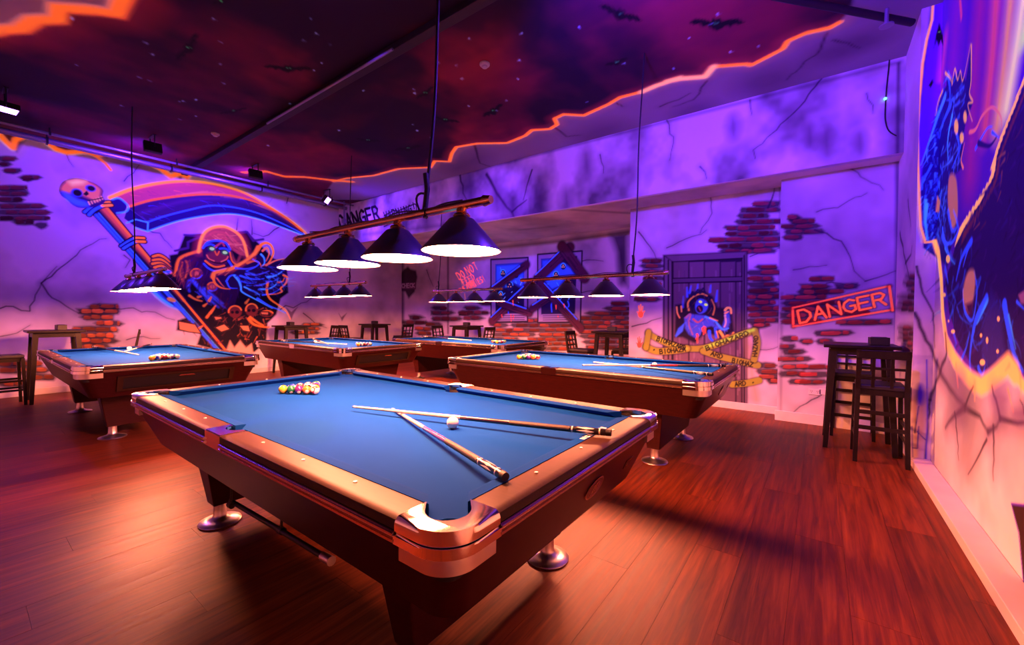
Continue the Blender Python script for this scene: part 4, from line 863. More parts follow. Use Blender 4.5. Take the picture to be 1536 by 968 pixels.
    # cracked rock below
    for p, wd in (([(1372,470),(1385,500),(1400,530),(1410,560),(1430,590),(1447,612)],4),([(1447,612),(1470,625),(1482,648)],4),([(1447,612),(1430,625),(1418,642)],3.5),([(1482,648),(1495,640),(1500,628)],4),([(1500,628),(1494,600),(1488,580)],3.5),([(1500,628),(1536,634),(1570,640)],4),([(1490,640),(1491,690),(1490,720)],3),([(1411,556),(1420,530),(1418,500)],3),([(1395,600),(1411,556)],3.5),([(1395,600),(1390,660),(1387,690)],2.6),([(1447,612),(1455,590),(1460,580)],2.5),([(1432,620),(1436,660),(1438,690)],2),([(1375,400),(1384,440),(1400,470),(1402,520)],2.5),([(1480,660),(1465,690),(1452,712)],2),([(1536,620),(1530,600)],2)):
        cv.crack(p, wd*1.45, jit=.9)
    for q in ([(1447,612),(1420,640)],[(1482,648),(1500,630),(1560,640)],[(1411,556),(1440,605)]): cv.stroke(q, 12, (.16,.08,.18), soft=16, a=.45, sm=False)
    cv.ell((1500,600), 14, 22, (.20,.08,.30), soft=18, a=.6); cv.ell((1440,570), 8, 16, (.22,.1,.3), soft=14, a=.5); cv.ell((1530,620), 12, 14, (.2,.08,.28), soft=14, a=.6)
    # dark shape with violet outline low on the wall
    cv.fill([(1517,756),(1600,766),(1640,940),(1536,884),(1529,800)], (.035,.012,.008), soft=1.5, idn=2); cv.stroke([(1600,766),(1517,756),(1528,800),(1536,884)], 2.2, (.12,.02,.5), soft=2, emi=.1, sm=False, idn=2)
cv = Canvas((XR, YPI, 0), (0, -1, 0), (0, 0, 1), YPI-2.5, ZC, .0068, seed=64, smudge=.34)
wolf(cv)
cv.build('wall_right', {1: ('werewolf_mural', 'painted blue werewolf in a glowing orange torn hole'), 2: ('dark_panel_painting', 'dark painted shape with violet outline')})
bm = bmesh.new(); box(bm, XR, XR+.12, YF, 2.5, 0, ZC); fin('wall_right_near', bm, M_PLASTER)['kind'] = 'structure'
# corner pier: its camera side and its left side are painted too
PIER = []
cv = Canvas((XPL, YPI, 0), (1, 0, 0), (0, 0, 1), XR-XPL, ZC, .0068, seed=65, smudge=.2)
wolf(cv)
for q in (((1368,640),(1369,690)),((1390,540),(1391,620),(1389,691)),((1369,688),(1389,691))): cv.stroke(q, 2, (.10,.03,.55), soft=1, emi=.1, sm=False, idn=3)
cv.fill([(1368,600),(1388,585),(1388,640),(1380,688),(1368,686)], (.55,.36,.12), soft=8, a=.7, idn=3); cv.ell((1380,592), 7, 16, (.06,.02,.45), soft=8, idn=3)
for q in ([(1369,672),(1376,673),(1378,640)],[(1372,650),(1378,610)],[(1376,648),(1388,660)]): cv.stroke(q, 1.6, (.05,.02,.2), sm=False, idn=3)
cv.build('wall_right_pier', {1: ('werewolf_mural', None), 3: ('painted_window', 'violet outlined painted window on the pier')}, box_back=.006)
cv = Canvas((XPL, YRT, 0), (0, -1, 0), (0, 0, 1), YRT-YPI-.001, ZC, .0085, seed=66, smudge=.22)
cv.bricks([(415,1362,1378),(425,1358,1376),(435,1366,1385),(445,1354,1376),(455,1352,1384),(463,1352,1372),(492,1354,1372),(500,1352,1385),(508,1354,1388),(516,1356,1380),(524,1354,1386),(532,1358,1384)], 8, 19, (.25,.04,.045), 12)
for p, wd in (([(1350,350),(1358,390),(1364,420)],2.2),([(1358,395),(1368,370)],1.8),([(1362,300),(1366,340)],1.4)): cv.crack(p, wd)
cv.build('wall_right_pier_side', {}, box_back=.10)

# ------------------------------------------------------------------ skirting and plinth
def skirt(name, x0, x1, y0, y1, z1=.11):
    bm = bmesh.new(); box(bm, x0, x1, y0, y1, 0, z1, .004); o = fin(name, bm, M_SKIRT); o['kind'] = 'structure'; return o
skirt('baseboard_back_right', XE1-.02, XPL, YRT-.022, YRT-.002, .125)
skirt('baseboard_back_door', XE2, XE1-.02, YDW-.022, YDW-.002, .10)
skirt('baseboard_back_windows', XL+.02, XE2, YWW-.022, YWW-.002, .10)
skirt('baseboard_left', XL+.002, XL+.02, -.4, YWW-.03, .10)
bm = bmesh.new(); box(bm, XPL, XR-.002, YF+.01, YPI-.002, 0, .068, .004)
o = fin('trim_1', bm, mat('plinth_paint', (.78, .62, .60), .45, var=.08, vscale=3)); o['kind'] = 'structure'
# ------------------------------------------------------------------ pool tables
M_CLOTH = mat('blue_cloth', (.0014, .036, .225), .95, spec=.035, bump=.15, bscale=900, var=.05, vscale=2.5)
M_RAIL = mat('rail_laminate', (.036, .017, .009), .42, spec=.11, var=.12, vscale=9, aniso=(1, 14, 14), coat=.0)
M_CHROME = mat('polished_chrome', (.86, .80, .74), .10, metal=1, bump=.02, bscale=30)
M_SATIN = mat('satin_steel', (.70, .64, .60), .32, metal=1)
M_TRIM = mat('rail_edge_trim', (.55, .40, .34), .22, metal=1)
M_APRON = mat('mahogany_apron', (.034, .005, .005), .33, spec=.28, var=.25, vscale=7, aniso=(2, 2, 16))
M_BLACK = mat('black_rubber', (.006, .005, .006), .6)
M_PEARL = mat('pearl_sight', (.85, .80, .74), .25)
M_SLATE = mat('dark_underframe', (.02, .008, .007), .7)
M_BRASS = mat('brass_bar', (.80, .52, .26), .22, metal=1)
NX, NY, Z0, ZR = 1.27, .635, .770, .803
LX, LY = NX+.156, NY+.156
PC, PR = (NX+.045, NY+.045), .060
PB = (NX+.065, NY+.065)

def rrect(hx, hy, R, n=6):
    out = []
    for cx, cy, a0 in ((hx-R, hy-R, 0), (-hx+R, hy-R, 90), (-hx+R, -hy+R, 180), (hx-R, -hy+R, 270)):
        for k in range(n+1):
            a = math.radians(a0+90*k/n); out.append((cx+R*math.cos(a), cy+R*math.sin(a)))
    return out
def arc(c, r, a0, a1, n=12):
    return [(c[0]+r*math.cos(math.radians(a0+(a1-a0)*k/n)), c[1]+r*math.sin(math.radians(a0+(a1-a0)*k/n))) for k in range(n+1)]
def mir(poly, sx, sy):
    p = [(x*sx, y*sy) for x, y in poly]
    return p if sx*sy > 0 else p[::-1]

def make_table():
    T = empty('pool_table')
    # slate with cloth, notched round the pockets
    q = [(1.345, 0)]+arc(PB, .052, -78.5, -191.5, 10)+[(.0598, .71), (.0598, .665)]+arc((0, .68), .062, -14, -166, 10)+[(-.0598, .665), (-.0598, .71)]
    q += mir(arc(PB, .052, -78.5, -191.5, 10), -1, 1)+[(-1.345, 0)]
    low = [(x, -y) for x, y in q[1:-1]][::-1]
    bm = bmesh.new(); prism(bm, q+low, .735, Z0); fin('bed_cloth', bm, M_CLOTH, T)
    bm = bmesh.new(); box(bm, -1.22, 1.22, -.56, .56, .56, .734); fin('underframe', bm, M_SLATE, T)
    # pockets
    for c, r in [((sx*PB[0], sy*PB[1]), .051) for sx in (-1, 1) for sy in (-1, 1)]+[((0, s*.68), .062) for s in (-1, 1)]:
        bm = bmesh.new(); lathe(bm, [(r, .766), (r, .70), (r*.8, .655), (0, .645)], 20, *c); fin('pocket', bm, M_BLACK, T, 60)
    # wooden rails with pearl sights, edge trim
    prof = [(.050, .772), (.050, .8005), (.125, ZR), (.143, .801), (.152, .796), (.156, .787), (.156, .772)]
    tprof = [(.120, .770), (.160, .770), (.165, .766), (.165, .760), (.158, .757), (.158, .753), (.165, .750), (.165, .743), (.158, .739), (.120, .739)]
    segs = [(.085, 1.236, 0, s) for s in (1, -1)]+[(-1.236, -.085, 0, s) for s in (1, -1)]+[(-.601, .601, 1, s) for s in (1, -1)]
    sg = {0: [.3175, .635, .9525], 1: [-.3175, 0, .3175]}
    for a, b, ax, s in segs:
        if ax == 0: path = [((x, s*NY), (0, s)) for x in (a, b)]
        else: path = [((s*NX, y), (s, 0)) for y in (a, b)]
        bm = bmesh.new(); sweep(bm, prof, path); r = fin('rail', bm, M_RAIL, T, 35)
        bm = bmesh.new(); sweep(bm, tprof, path); fin('edge_trim', bm, M_TRIM, T, 40)
        for v in (sg[1] if ax else [x*(1 if a > 0 else -1) for x in sg[0]]):
            c = (v, s*(NY+.085)) if ax == 0 else (s*(NX+.085), v)
            bm = bmesh.new(); lathe(bm, [(.0062, .801), (.0062, .8045), (0, .8048)], 10, *c); fin('sight', bm, M_PEARL, r)
    # cushions
    cp = lambda d, z: (d, z)
    def cush(p0, p1, e0, e1, nrm):
        # p0,p1 nose ends; e0,e1 extra length at the back of the two ends
        bm = bmesh.new(); P0, P1, n = Vector(p0), Vector(p1), Vector(nrm); t = (P1-P0).normalized()
        pr = [(0, .7965), (.012, .7990), (.050, .8025), (.050, .771), (.028, .771), (.004, .792)]
        rings = []
        for P, e, sg_ in ((P0, e0, -1), (P1, e1, 1)):
            rings.append([bm.verts.new((*(P+n*d+t*sg_*e*(d/.05)), z)) for d, z in pr])
        for k in range(6): bm.faces.new((rings[0][k], rings[0][(k+1) % 6], rings[1][(k+1) % 6], rings[1][k]))
        bm.faces.new(rings[0][::-1]); bm.faces.new(rings[1]); fin('cushion', bm, M_CLOTH, T)
    for s in (1, -1):
        cush((.0635, s*NY), (NX-.083, s*NY), .0125, .058, (0, s)); cush((-NX+.083, s*NY), (-.0635, s*NY), .058, .0125, (0, s))
        cush((s*NX, -NY+.083), (s*NX, NY-.083), .058, .058, (s, 0))
    # corner castings and side castings
    a = .19; R = .105
    outer = [(LX-a, LY+.002)]+arc((LX-R+.002, LY-R+.002), R, 90, 0, 10)+[(LX+.002, LY-a)]
    inner = [(1.32, .601)]+arc(PC, PR+.001, -45, 135, 16)+[(1.236, .685)]
    for sx in (-1, 1):
        for sy in (-1, 1):
            poly = mir(outer+inner, sx, sy)
            bm = bmesh.new(); aa, bb, f1 = prism(bm, poly, .7685, .8065)
            es = [e for e in f1.edges if all(max(abs(v.co.x)-LX+.11, abs(v.co.y)-LY+.11) > .09 or (abs(v.co.x)-LX+R)**2+(abs(v.co.y)-LY+R)**2 > .09**2 for v in e.verts) and all((abs(v.co.x)-PC[0])**2+(abs(v.co.y)-PC[1])**2 > .075**2 for v in e.verts)]
            bmesh.ops.bevel(bm, geom=es, offset=.022, segments=5, affect='EDGES', profile=.5)
            cst = fin('corner_casting', bm, M_CHROME, T, 40)
            o2 = [(LX-a, LY-.012)]+arc((LX-R, LY-R), R-.012, 90, 0, 10)+[(LX-.012, LY-a), (LX-.03, LY-a), (LX-.03, LY-R), (LX-R, LY-.03), (LX-a, LY-.03)]
            bm = bmesh.new(); prism(bm, mir(o2, sx, sy), .688, .7368); fin('casting_skirt', bm, M_SATIN, cst, 40)
            o3 = [(LX-a, LY+.006)]+arc((LX-R+.006, LY-R+.006), R, 90, 0, 10)+[(LX+.006, LY-a), (LX-.03, LY-a), (LX-.03, LY-R), (LX-R, LY-.03), (LX-a, LY-.03)]
            bm = bmesh.new(); aa, bb, f1 = prism(bm, mir(o3, sx, sy), .739, .7665); bmesh.ops.bevel(bm, geom=list(f1.edges), offset=.006, segments=3, affect='EDGES'); fin('casting_band', bm, M_CHROME, cst, 40)
    for s in (-1, 1):
        poly = [(-.085, LY+.002), (-.085, .690)]+arc((0, .68), .0625, 170, 10, 12)+[(.085, .690), (.085, LY+.002)]
        bm = bmesh.new(); aa, bb, f1 = prism(bm, mir(poly[::-1], 1, s), .737, .8055)
        bmesh.ops.bevel(bm, geom=list(f1.edges), offset=.004, segments=2, affect='EDGES'); fin('side_casting', bm, M_CHROME, T, 40)
    # sloping aprons
    to, bo = rrect(LX-.012, LY-.012, .10, 8), rrect(LX-.118, LY-.118, .08, 8)
    ti, bi = rrect(LX-.034, LY-.034, .08, 8), rrect(LX-.140, LY-.140, .06, 8)
    n = len(to)
    def panel(idx, nm='apron'):
        bm = bmesh.new(); rg = []
        for i in idx:
            i %= n; rg.append([bm.verts.new((*p, z)) for p, z in ((to[i], .737), (bo[i], .484), (bi[i], .484), (ti[i], .737))])
        for A, B in zip(rg[:-1], rg[1:]):
            for k in range(4): bm.faces.new((A[k], A[(k+1) % 4], B[(k+1) % 4], B[k]))
        bm.faces.new(rg[0][::-1]); bm.faces.new(rg[-1]); return fin(nm, bm, M_APRON, T, 40)
    panel([8, 9]); panel([26, 27])                # long sides
    panel(list(range(9, 27))); panel(list(range(27, 45)))   # ends with their rounded corners
    bm = bmesh.new(); box(bm, -1.27, 1.27, -.64, .64, .485, .50); fin('bottom_board', bm, M_SLATE, T)
    # pedestals and levelling feet
    for s in (-1, 1):
        bm = bmesh.new()
        hull8(bm, [(s*.925-.055, -.51, .125), (s*.925+.055, -.51, .125), (s*.925+.055, .51, .125), (s*.925-.055, .51, .125)],
              [(s*.925-.095, -.57, .484), (s*.925+.095, -.57, .484), (s*.925+.095, .57, .484), (s*.925-.095, .57, .484)], .006)
        pd = fin('pedestal', bm, M_APRON, T)
        for t in (-1, 1):
            bm = bmesh.new(); lathe(bm, [(0, 0), (.112, 0), (.116, .006), (.112, .013), (.075, .022), (.045, .034), (.036, .050), (.034, .124), (0, .124)], 28, s*.925, t*.46)
            fin('levelling_foot', bm, M_SATIN, pd, 50)
    # ball return in the +x end
    tilt = math.atan2(.106, .253)
    def endp(y, z, out): f = (.737-z)/.253; return (LX-.012-.106*f+out, y, z)
    def frame(y0, y1, z0, z1, w, out, nm, m, par):
        bm = bmesh.new()
        for (a0, a1, b0, b1) in ((y0, y1, z0, z0+w), (y0, y1, z1-w, z1), (y0, y0+w*2, z0+w, z1-w), (y1-w*2, y1, z0+w, z1-w)):
            hull8(bm, [endp(a0, b0, -.004), endp(a0, b0, out), endp(a1, b0, out), endp(a1, b0, -.004)], [endp(a0, b1, -.004), endp(a0, b1, out), endp(a1, b1, out), endp(a1, b1, -.004)])
        return fin(nm, bm, m, par)
    br = frame(-.50, .50, .535, .690, .022, .022, 'ball_return', M_RAIL, T)
    bm = bmesh.new(); hull8(bm, [endp(-.455, .558, -.002), endp(-.455, .558, .004), endp(.455, .558, .004), endp(.455, .558, -.002)], [endp(-.455, .667, -.002), endp(-.455, .667, .004), endp(.455, .667, .004), endp(.455, .667, -.002)])
    fin('return_slot', bm, M_BLACK, br)
    bm = bmesh.new(); hull8(bm, [endp(-.02, .640, .004), endp(-.02, .640, .02), endp(.13, .640, .02), endp(.13, .640, .004)], [endp(0, .655, .004), endp(0, .655, .02), endp(.11, .655, .02), endp(.11, .655, .004)]); fin('return_lip', bm, M_TRIM, br)
    # oval badge and small plate in the -x end
    def endm(u, v, out):   # u along -y (reading direction), v up the sloping panel
        x, y, z = endp(u, .615+v*math.cos(tilt), 0); return (-(x+v*0+out), y, z)
    def badge(nm, shape, o0, o1, m, par):
        bm = bmesh.new(); A = [bm.verts.new(endm(u, v, o0)) for u, v in shape]; B = [bm.verts.new(endm(u, v, o1)) for u, v in shape]
        bm.faces.new(A[::-1]); bm.faces.new(B)
        for k in range(len(shape)): bm.faces.new((A[k], A[(k+1) % len(A)], B[(k+1) % len(A)], B[k]))
        return fin(nm, bm, m, par)
    ov = lambda a, b, cx=0, cy=0, n=28: [(cx+a*math.cos(2*PI*k/n), cy+b*math.sin(2*PI*k/n)) for k in range(n)]
    bd = badge('badge', ov(.075, .052, -.10), -.002, .006, M_TRIM, T)
    ins = badge('badge_field', ov(.068, .046, -.10), .006, .0066, mat('badge_field', (.16, .04, .05), .35, metal=.4), bd)
    for sh in ([(-.125,-.02),(-.115,-.02),(-.115,.028),(-.125,.022)], [(-.105,-.02),(-.095,-.02),(-.095,.034),(-.105,.034)], [(-.085,-.02),(-.075,-.02),(-.075,.022),(-.085,.028)], [(-.13,-.03),(-.07,-.03),(-.07,-.024),(-.13,-.024)]):
        badge('badge_mark', sh, .006, .0085, M_TRIM, bd)
    lb = badge('maker_plate', [(-.52,-.03),(-.44,-.03),(-.44,.02),(-.52,.02)], -.002, .003, M_APRON, T)
    for sh in ([(-.51,-.022),(-.503,-.022),(-.497,.014),(-.504,.014)], [(-.50,.006),(-.45,.008),(-.45,.014),(-.50,.014)], [(-.49,-.008),(-.46,-.008),(-.46,-.002),(-.49,-.002)], [(-.48,-.022),(-.455,-.022),(-.462,-.012),(-.475,-.012)]):
        badge('plate_mark', sh, .003, .0042, M_TRIM, lb)
    return T

TABLES = {  # centre, turned, label
 'A': ((-2.094, 1.455), True, 'large pool table in the foreground with blue cloth and chrome corners'),
 'B': ((-2.10, 4.22), True, 'pool table right behind the foreground one, before the painted zombie door'),
 'C': ((-6.87, 1.455), False, 'pool table at the far left below the painted reaper scythe'),
 'D': ((-6.93, 4.10), False, 'pool table in the middle of the room under the small four-shade lamp'),
 'E': ((-5.62, 6.12), False, 'most distant pool table, beneath the painted boarded windows'),
}
tab = make_table(); first = True
for k, (c, turn, lb) in TABLES.items():
    o = tab if first else copy_tree(tab)
    first = False
    o.location = (c[0], c[1], 0); o.rotation_euler = (0, 0, PI if turn else 0)
    tag(o, lb, 'pool table', 'pool tables')

# white maker lettering on the cloth of the front table's end cushion (flat print)
bm = bmesh.new()
for (y0, y1, x0, x1) in ((1.56, 1.575, 0, .022),(1.58, 1.59, 0, .022),(1.60, 1.62, 0, .009),(1.60, 1.62, .014, .022),(1.63, 1.64, 0, .022),(1.65, 1.67, 0, .022),(1.685, 1.70, 0, .022),(1.72, 1.735, -.004, .024),(1.745, 1.76, -.004, .010),(1.745, 1.76, .014, .024),(1.77, 1.785, -.004, .024)):
    box(bm, -.80+x0, -.80+x1, y0, y1, .8022, .8028)
PR_ = fin('cloth_lettering', bm, mat('white_print', (.75, .68, .62), .7)); PR_.parent = tab; PR_.matrix_parent_inverse = Matrix.Translation(Vector((TABLES['A'][0][0], TABLES['A'][0][1], 0))) .inverted() if False else (Matrix.Translation(Vector((*TABLES['A'][0], 0))) @ Matrix.Rotation(PI, 4, 'Z')).inverted()
PR_['label'] = 'small white lettering on the end cushion'

# bridge stick clipped under the front table
BS = empty('bridge_stick', (-1.41, .80, .432)); tag(BS, 'dark bridge stick with pale tip clipped under the foreground table', 'bridge stick')
bm = bmesh.new(); tube(bm, [(-1.0, .04, -.075), (-.5, .02, -.036), (0, 0, 0)], .011, 10); fin('shaft', bm, M_BLACK, BS, 60)
bm = bmesh.new(); tube(bm, [(-.04, .0016, -.003), (0, 0, 0), (.022, -.001, .002)], .017, 12); fin('end_cap', bm, M_SATIN, BS, 60)
for x_, z_ in ((-.40, -.029), (-.93, -.070)):
    bm = bmesh.new(); tube(bm, [(x_, .018, z_+.006), (x_, .022, .044)], .006, 8); tube(bm, [(x_-.016, .018, z_), (x_+.016, .018, z_+.001)], .016, 10); fin('clip', bm, M_DARKSTEEL, BS, 60)

# ------------------------------------------------------------------ balls
BR = .0286
def ball_mat(nm, col, stripe):
    m = bpy.data.materials.new('ball_'+nm); m.use_nodes = True; N = m.node_tree.nodes; L = m.node_tree.links
    b = N['Principled BSDF']; b.inputs['Roughness'].default_value = .12; b.inputs['Specular IOR Level'].default_value = .5
    tc = N.new('ShaderNodeTexCoord'); sp = N.new('ShaderNodeSeparateXYZ'); L.new(tc.outputs['Object'], sp.inputs[0])
    ab = N.new('ShaderNodeMath'); ab.operation = 'ABSOLUTE'; L.new(sp.outputs['Z'], ab.inputs[0])
    lt = N.new('ShaderNodeMath'); lt.operation = 'LESS_THAN'; lt.inputs[1].default_value = BR*.55 if stripe else 1; L.new(ab.outputs[0], lt.inputs[0])
    a2 = N.new('ShaderNodeMath'); a2.operation = 'ABSOLUTE'; L.new(sp.outputs['X'], a2.inputs[0])
    gt = N.new('ShaderNodeMath'); gt.operation = 'LESS_THAN'; gt.inputs[1].default_value = BR*.90; L.new(a2.outputs[0], gt.inputs[0])
    mu = N.new('ShaderNodeMath'); mu.operation = 'MULTIPLY'; L.new(lt.outputs[0], mu.inputs[0]); L.new(gt.outputs[0], mu.inputs[1])
    mx = N.new('ShaderNodeMix'); mx.data_type = 'RGBA'; mx.inputs[6].default_value = (.55, .50, .42, 1); mx.inputs[7].default_value = (*col, 1)
    L.new(mu.outputs[0], mx.inputs[0]); L.new(mx.outputs[2], b.inputs['Base Color'])
    return m
BC = {'yellow': (.60,.32,.03), 'blue': (.015,.03,.30), 'red': (.45,.02,.015), 'purple': (.06,.012,.12), 'orange': (.60,.12,.02), 'green': (.01,.10,.04), 'maroon': (.14,.01,.02), 'black': (.006,.006,.008)}
bm = bmesh.new(); bmesh.ops.create_uvsphere(bm, u_segments=24, v_segments=14, radius=BR)
for f in bm.faces: f.smooth = True
ball_me = bpy.data.meshes.new('ball'); bm.to_mesh(ball_me); bm.free()
BM = {}
def ball(p, colour, kind, label, group):
    k = colour+kind
    if k not in BM:
        me = ball_me.copy(); me.materials.append(mat('ball_white', (.72,.66,.58), .12) if colour == 'white' else ball_mat(k, BC[colour], kind == 'striped')); BM[k] = me
    o = link('cue_ball' if colour == 'white' else 'billiard_ball', BM[k], None, p, (rng.uniform(0, 3), rng.uniform(0, 3), rng.uniform(0, 3)))
    return tag(o, label, 'ball', group)
RACK = [['red striped'], ['orange solid', 'yellow striped'], ['purple solid', 'black solid', 'maroon striped'], ['green solid', 'red solid', 'orange striped', 'blue solid'], ['yellow solid', 'blue striped', 'maroon solid', 'purple striped', 'green striped']]
TNAME = {'A': 'the foreground table', 'B': 'the table before the zombie door', 'C': 'the far left table', 'D': 'the middle table', 'E': 'the most distant table'}
for k, (c, turn, _) in TABLES.items():
    s = -1 if turn else 1
    for r_, row in enumerate(RACK):
        for j, nm in enumerate(row):
            lx, ly = .635+r_*.0497, (j-r_/2)*.0574
            colr, kd = nm.split()
            ball((c[0]+s*lx, c[1]-s*ly*(-1 if turn else -1), Z0+BR+.0003) if False else (c[0]+s*lx, c[1]+ly, Z0+BR+.0003), colr, kd, f'{kd} {colr} billiard ball in the triangle of balls on {TNAME[k]}', f'racked balls on {TNAME[k]}')
ball((-1.407, 1.427, Z0+BR+.0003), 'white', 'cue', 'white cue ball beside the crossed cues on the foreground table', None)
for k, (px, py) in {'B': (982, 548), 'C': (194, 523), 'D': (473, 513)}.items():
    p = on_z(px, py, Z0+BR)
    ball((p[0], p[1], Z0+BR+.0003), 'white', 'cue', f'white cue ball by the crossed cues on {TNAME[k]}', None)

# ------------------------------------------------------------------ cues
M_MAPLE = mat('maple_shaft', (.62, .47, .33), .35, var=.06, vscale=20)
M_EBONY = mat('cue_black', (.006, .005, .005), .22, coat=.5)
M_WRAP = mat('cue_wrap', (.008, .005, .005), .55, bump=.4, bscale=700)
M_IVORY = mat('cue_inlay', (.70, .62, .52), .3)
def cue(tip, butt, label, fore=(.02, .008, .02)):
    tip, butt = Vector(tip), Vector(butt); d = (tip-butt); Ln = d.length; d.normalize()
    o = empty('pool_cue', butt); o.rotation_mode = 'QUATERNION'; o.rotation_quaternion = d.to_track_quat('Z', 'Y'); tag(o, label, 'pool cue', 'pool cues on the tables')
    def seg(nm, a, b, r0, r1, m, par=o, n=12):
        bm = bmesh.new(); tube(bm, [(0, 0, a), (0, 0, b)], r0, n, True, r1); return fin(nm, bm, m, par, 60)
    R_ = lambda z: .0148+(.0062-.0148)*z/Ln
    seg('shaft', .76, Ln-.03, R_(.74), R_(Ln), M_MAPLE)
    seg('ferrule', Ln-.03, Ln-.008, R_(Ln), R_(Ln), M_IVORY); seg('tip', Ln-.008, Ln, R_(Ln), R_(Ln)*.9, mat('cue_tip', (.05,.10,.22), .9))
    seg('joint_ring', .735, .76, R_(.735)*1.03, R_(.76)*1.03, M_SATIN)
    seg('forearm', .47, .735, R_(.47), R_(.735), mat('cue_forearm_%d' % int(fore[0]*1000), fore, .25, coat=.4))
    seg('wrap', .18, .47, R_(.18), R_(.47), M_WRAP)
    bs = seg('butt_sleeve', .022, .18, R_(.02), R_(.18), M_EBONY)
    for z in (.045, .165): seg('ring', z, z+.006, R_(z)*1.02, R_(z)*1.02, M_IVORY, bs)
    for i in range(6):   # diamond inlays round the sleeve
        a = i*PI/3; r = R_(.1)*1.012; bm = bmesh.new()
        da = .42
        v = [bm.verts.new((r*math.cos(a+t*da), r*math.sin(a+t*da), z)) for t, z in ((0, .068), (1, .105), (0, .15), (-1, .105))]; c_ = bm.verts.new((r*1.03*math.cos(a), r*1.03*math.sin(a), .107))
        for q in range(4): bm.faces.new((v[q], v[(q+1) % 4], c_))
        fin('inlay', bm, M_IVORY, bs)
    seg('bumper', 0, .022, R_(0)*.92, R_(0), M_BLACK)
    return o
cue((-2.100, 1.338, .7950), (-.700, 1.655, .822), 'pool cue lying across the other with its butt on the foreground end rail')
cue((-1.945, 1.487, .7785), (-.772, 1.015, .8185), 'pool cue with violet forearm pointing to the near pocket of the foreground table', (.10, .02, .20))
def cue_px(k, tpx, bpx, zt, zb, lb, **kw):
    a, b = on_z(*tpx, zt), on_z(*bpx, zb); a = Vector((a[0], a[1], zt)); b = Vector((b[0], b[1], zb))
    d = (a-b); d.z = 0; L_ = d.length
    if not 1.25 < L_ < 1.6: a = Vector((b.x+d.x/L_*1.45, b.y+d.y/L_*1.45, zt))
    return cue(a, b, lb, **kw)
cue_px('B', (890, 543.5), (1069, 562), .779, .822, 'nearer pool cue of the crossed pair on the table before the zombie door')
cue_px('B', (873, 548), (1088, 549), .812, .822, 'farther reddish pool cue of the crossed pair on the table before the zombie door', fore=(.25, .02, .015))
cue((-6.85, 1.40, .779), (-8.27, 1.19, .822), 'pool cue nearer the camera on the far left table')
cue((-7.14, 1.31, .805), (-8.27, 1.83, .826), 'pool cue lying across the other on the far left table', fore=(.05, .02, .02))
cue((-6.55, 4.07, .779), (-7.82, 3.52, .816), 'pool cue pointing towards the rack of the middle table')
cue((-6.45, 3.68, .806), (-7.80, 4.12, .822), 'pool cue lying across the other on the middle table', fore=(.05, .02, .02))
cue((-5.68, 6.30, .779), (-7.02, 6.16, .822), 'single pool cue on the most distant table')

# ------------------------------------------------------------------ billiard lamps
M_SHADE_O = mat('shade_black_enamel', (.045, .042, .075), .36, spec=1.0)
M_SHADE_I = mat('shade_white_enamel', (.80, .74, .66), .4)
M_GLOW = mat('lamp_diffuser', (.9, .85, .78), .5, emit=LAMP_COL, es=LAMP_L)
M_CABLE = mat('black_cable', (.008, .006, .008), .5)
def make_lamp():
    T = empty('billiard_lamp')
    bm = bmesh.new(); tube(bm, [(-.86, 0, 0), (.86, 0, 0)], .021, 16); bar = fin('bar', bm, M_BRASS, T, 60)
    for s in (-1, 1):
        bm = bmesh.new(); tube(bm, [(s*.855, 0, 0), (s*.875, 0, 0), (s*.895, 0, 0)], .026, 16, True, .018); fin('end_cap', bm, M_BRASS, bar, 60)
    for x in (-.7125, -.2375, .2375, .7125):
        bm = bmesh.new()
        lathe(bm, [(.030, -.058), (.060, -.066), (.188, -.212), (.190, -.218)], 40, x, 0); no = len(bm.faces)
        lathe(bm, [(.187, -.218), (.185, -.211), (.058, -.071), (.0, -.069)], 40, x, 0)
        me = bpy.data.meshes.new('shade')
        for i, f in enumerate(bm.faces): f.smooth = True; f.material_index = 0 if i < no else 1
        bm.to_mesh(me); bm.free(); me.materials.append(M_SHADE_O); me.materials.append(M_SHADE_I)
        sh = link('shade', me, T)
        bm = bmesh.new(); lathe(bm, [(0, -.018), (.024, -.018), (.026, -.030), (.018, -.034), (.036, -.040), (.042, -.050), (.036, -.060), (.030, -.064)], 18, x, 0); fin('neck', bm, M_BRASS, sh, 50)
        bm = bmesh.new(); vs = [bm.verts.new((x+.178*math.cos(-2*PI*k/40), .178*math.sin(-2*PI*k/40), -.2085)) for k in range(40)]; bm.faces.new(vs)
        me = bpy.data.meshes.new('diffuser'); bm.to_mesh(me); bm.free(); me.materials.append(M_GLOW); link('diffuser', me, sh)
    # loose lamp wires along the bar
    bm = bmesh.new()
    pts = []
    for k in range(60):
        x = -.7+1.4*k/59; pts.append((x, .012+.012*math.sin(x*19), .016+.016*abs(math.sin(x*6.5))))
    tube(bm, pts, .0042, 6); fin('wire', bm, M_CABLE, T, 60)
    return T
lamp = make_lamp(); LO = {k: (lamp if k == 'A' else copy_tree(lamp)) for k in 'ABCDE'}
LAMPS = {'A': (1.838, .46, -1.62, 1.62, 'nearest billiard lamp with four black cone shades on a brass bar'), 'B': (1.742, .53, -1.50, 4.28, 'billiard lamp hanging over the table before the zombie door'),
         'C': (1.81, -.45, -7.32, 1.45, 'billiard lamp in front of the painted reaper hand, seen end-on'), 'D': (1.83, .40, -6.50, 4.12, 'small billiard lamp above the middle pool table'),
         'E': (1.765, -.72, -6.20, 6.0, 'most distant billiard lamp before the painted windows')}
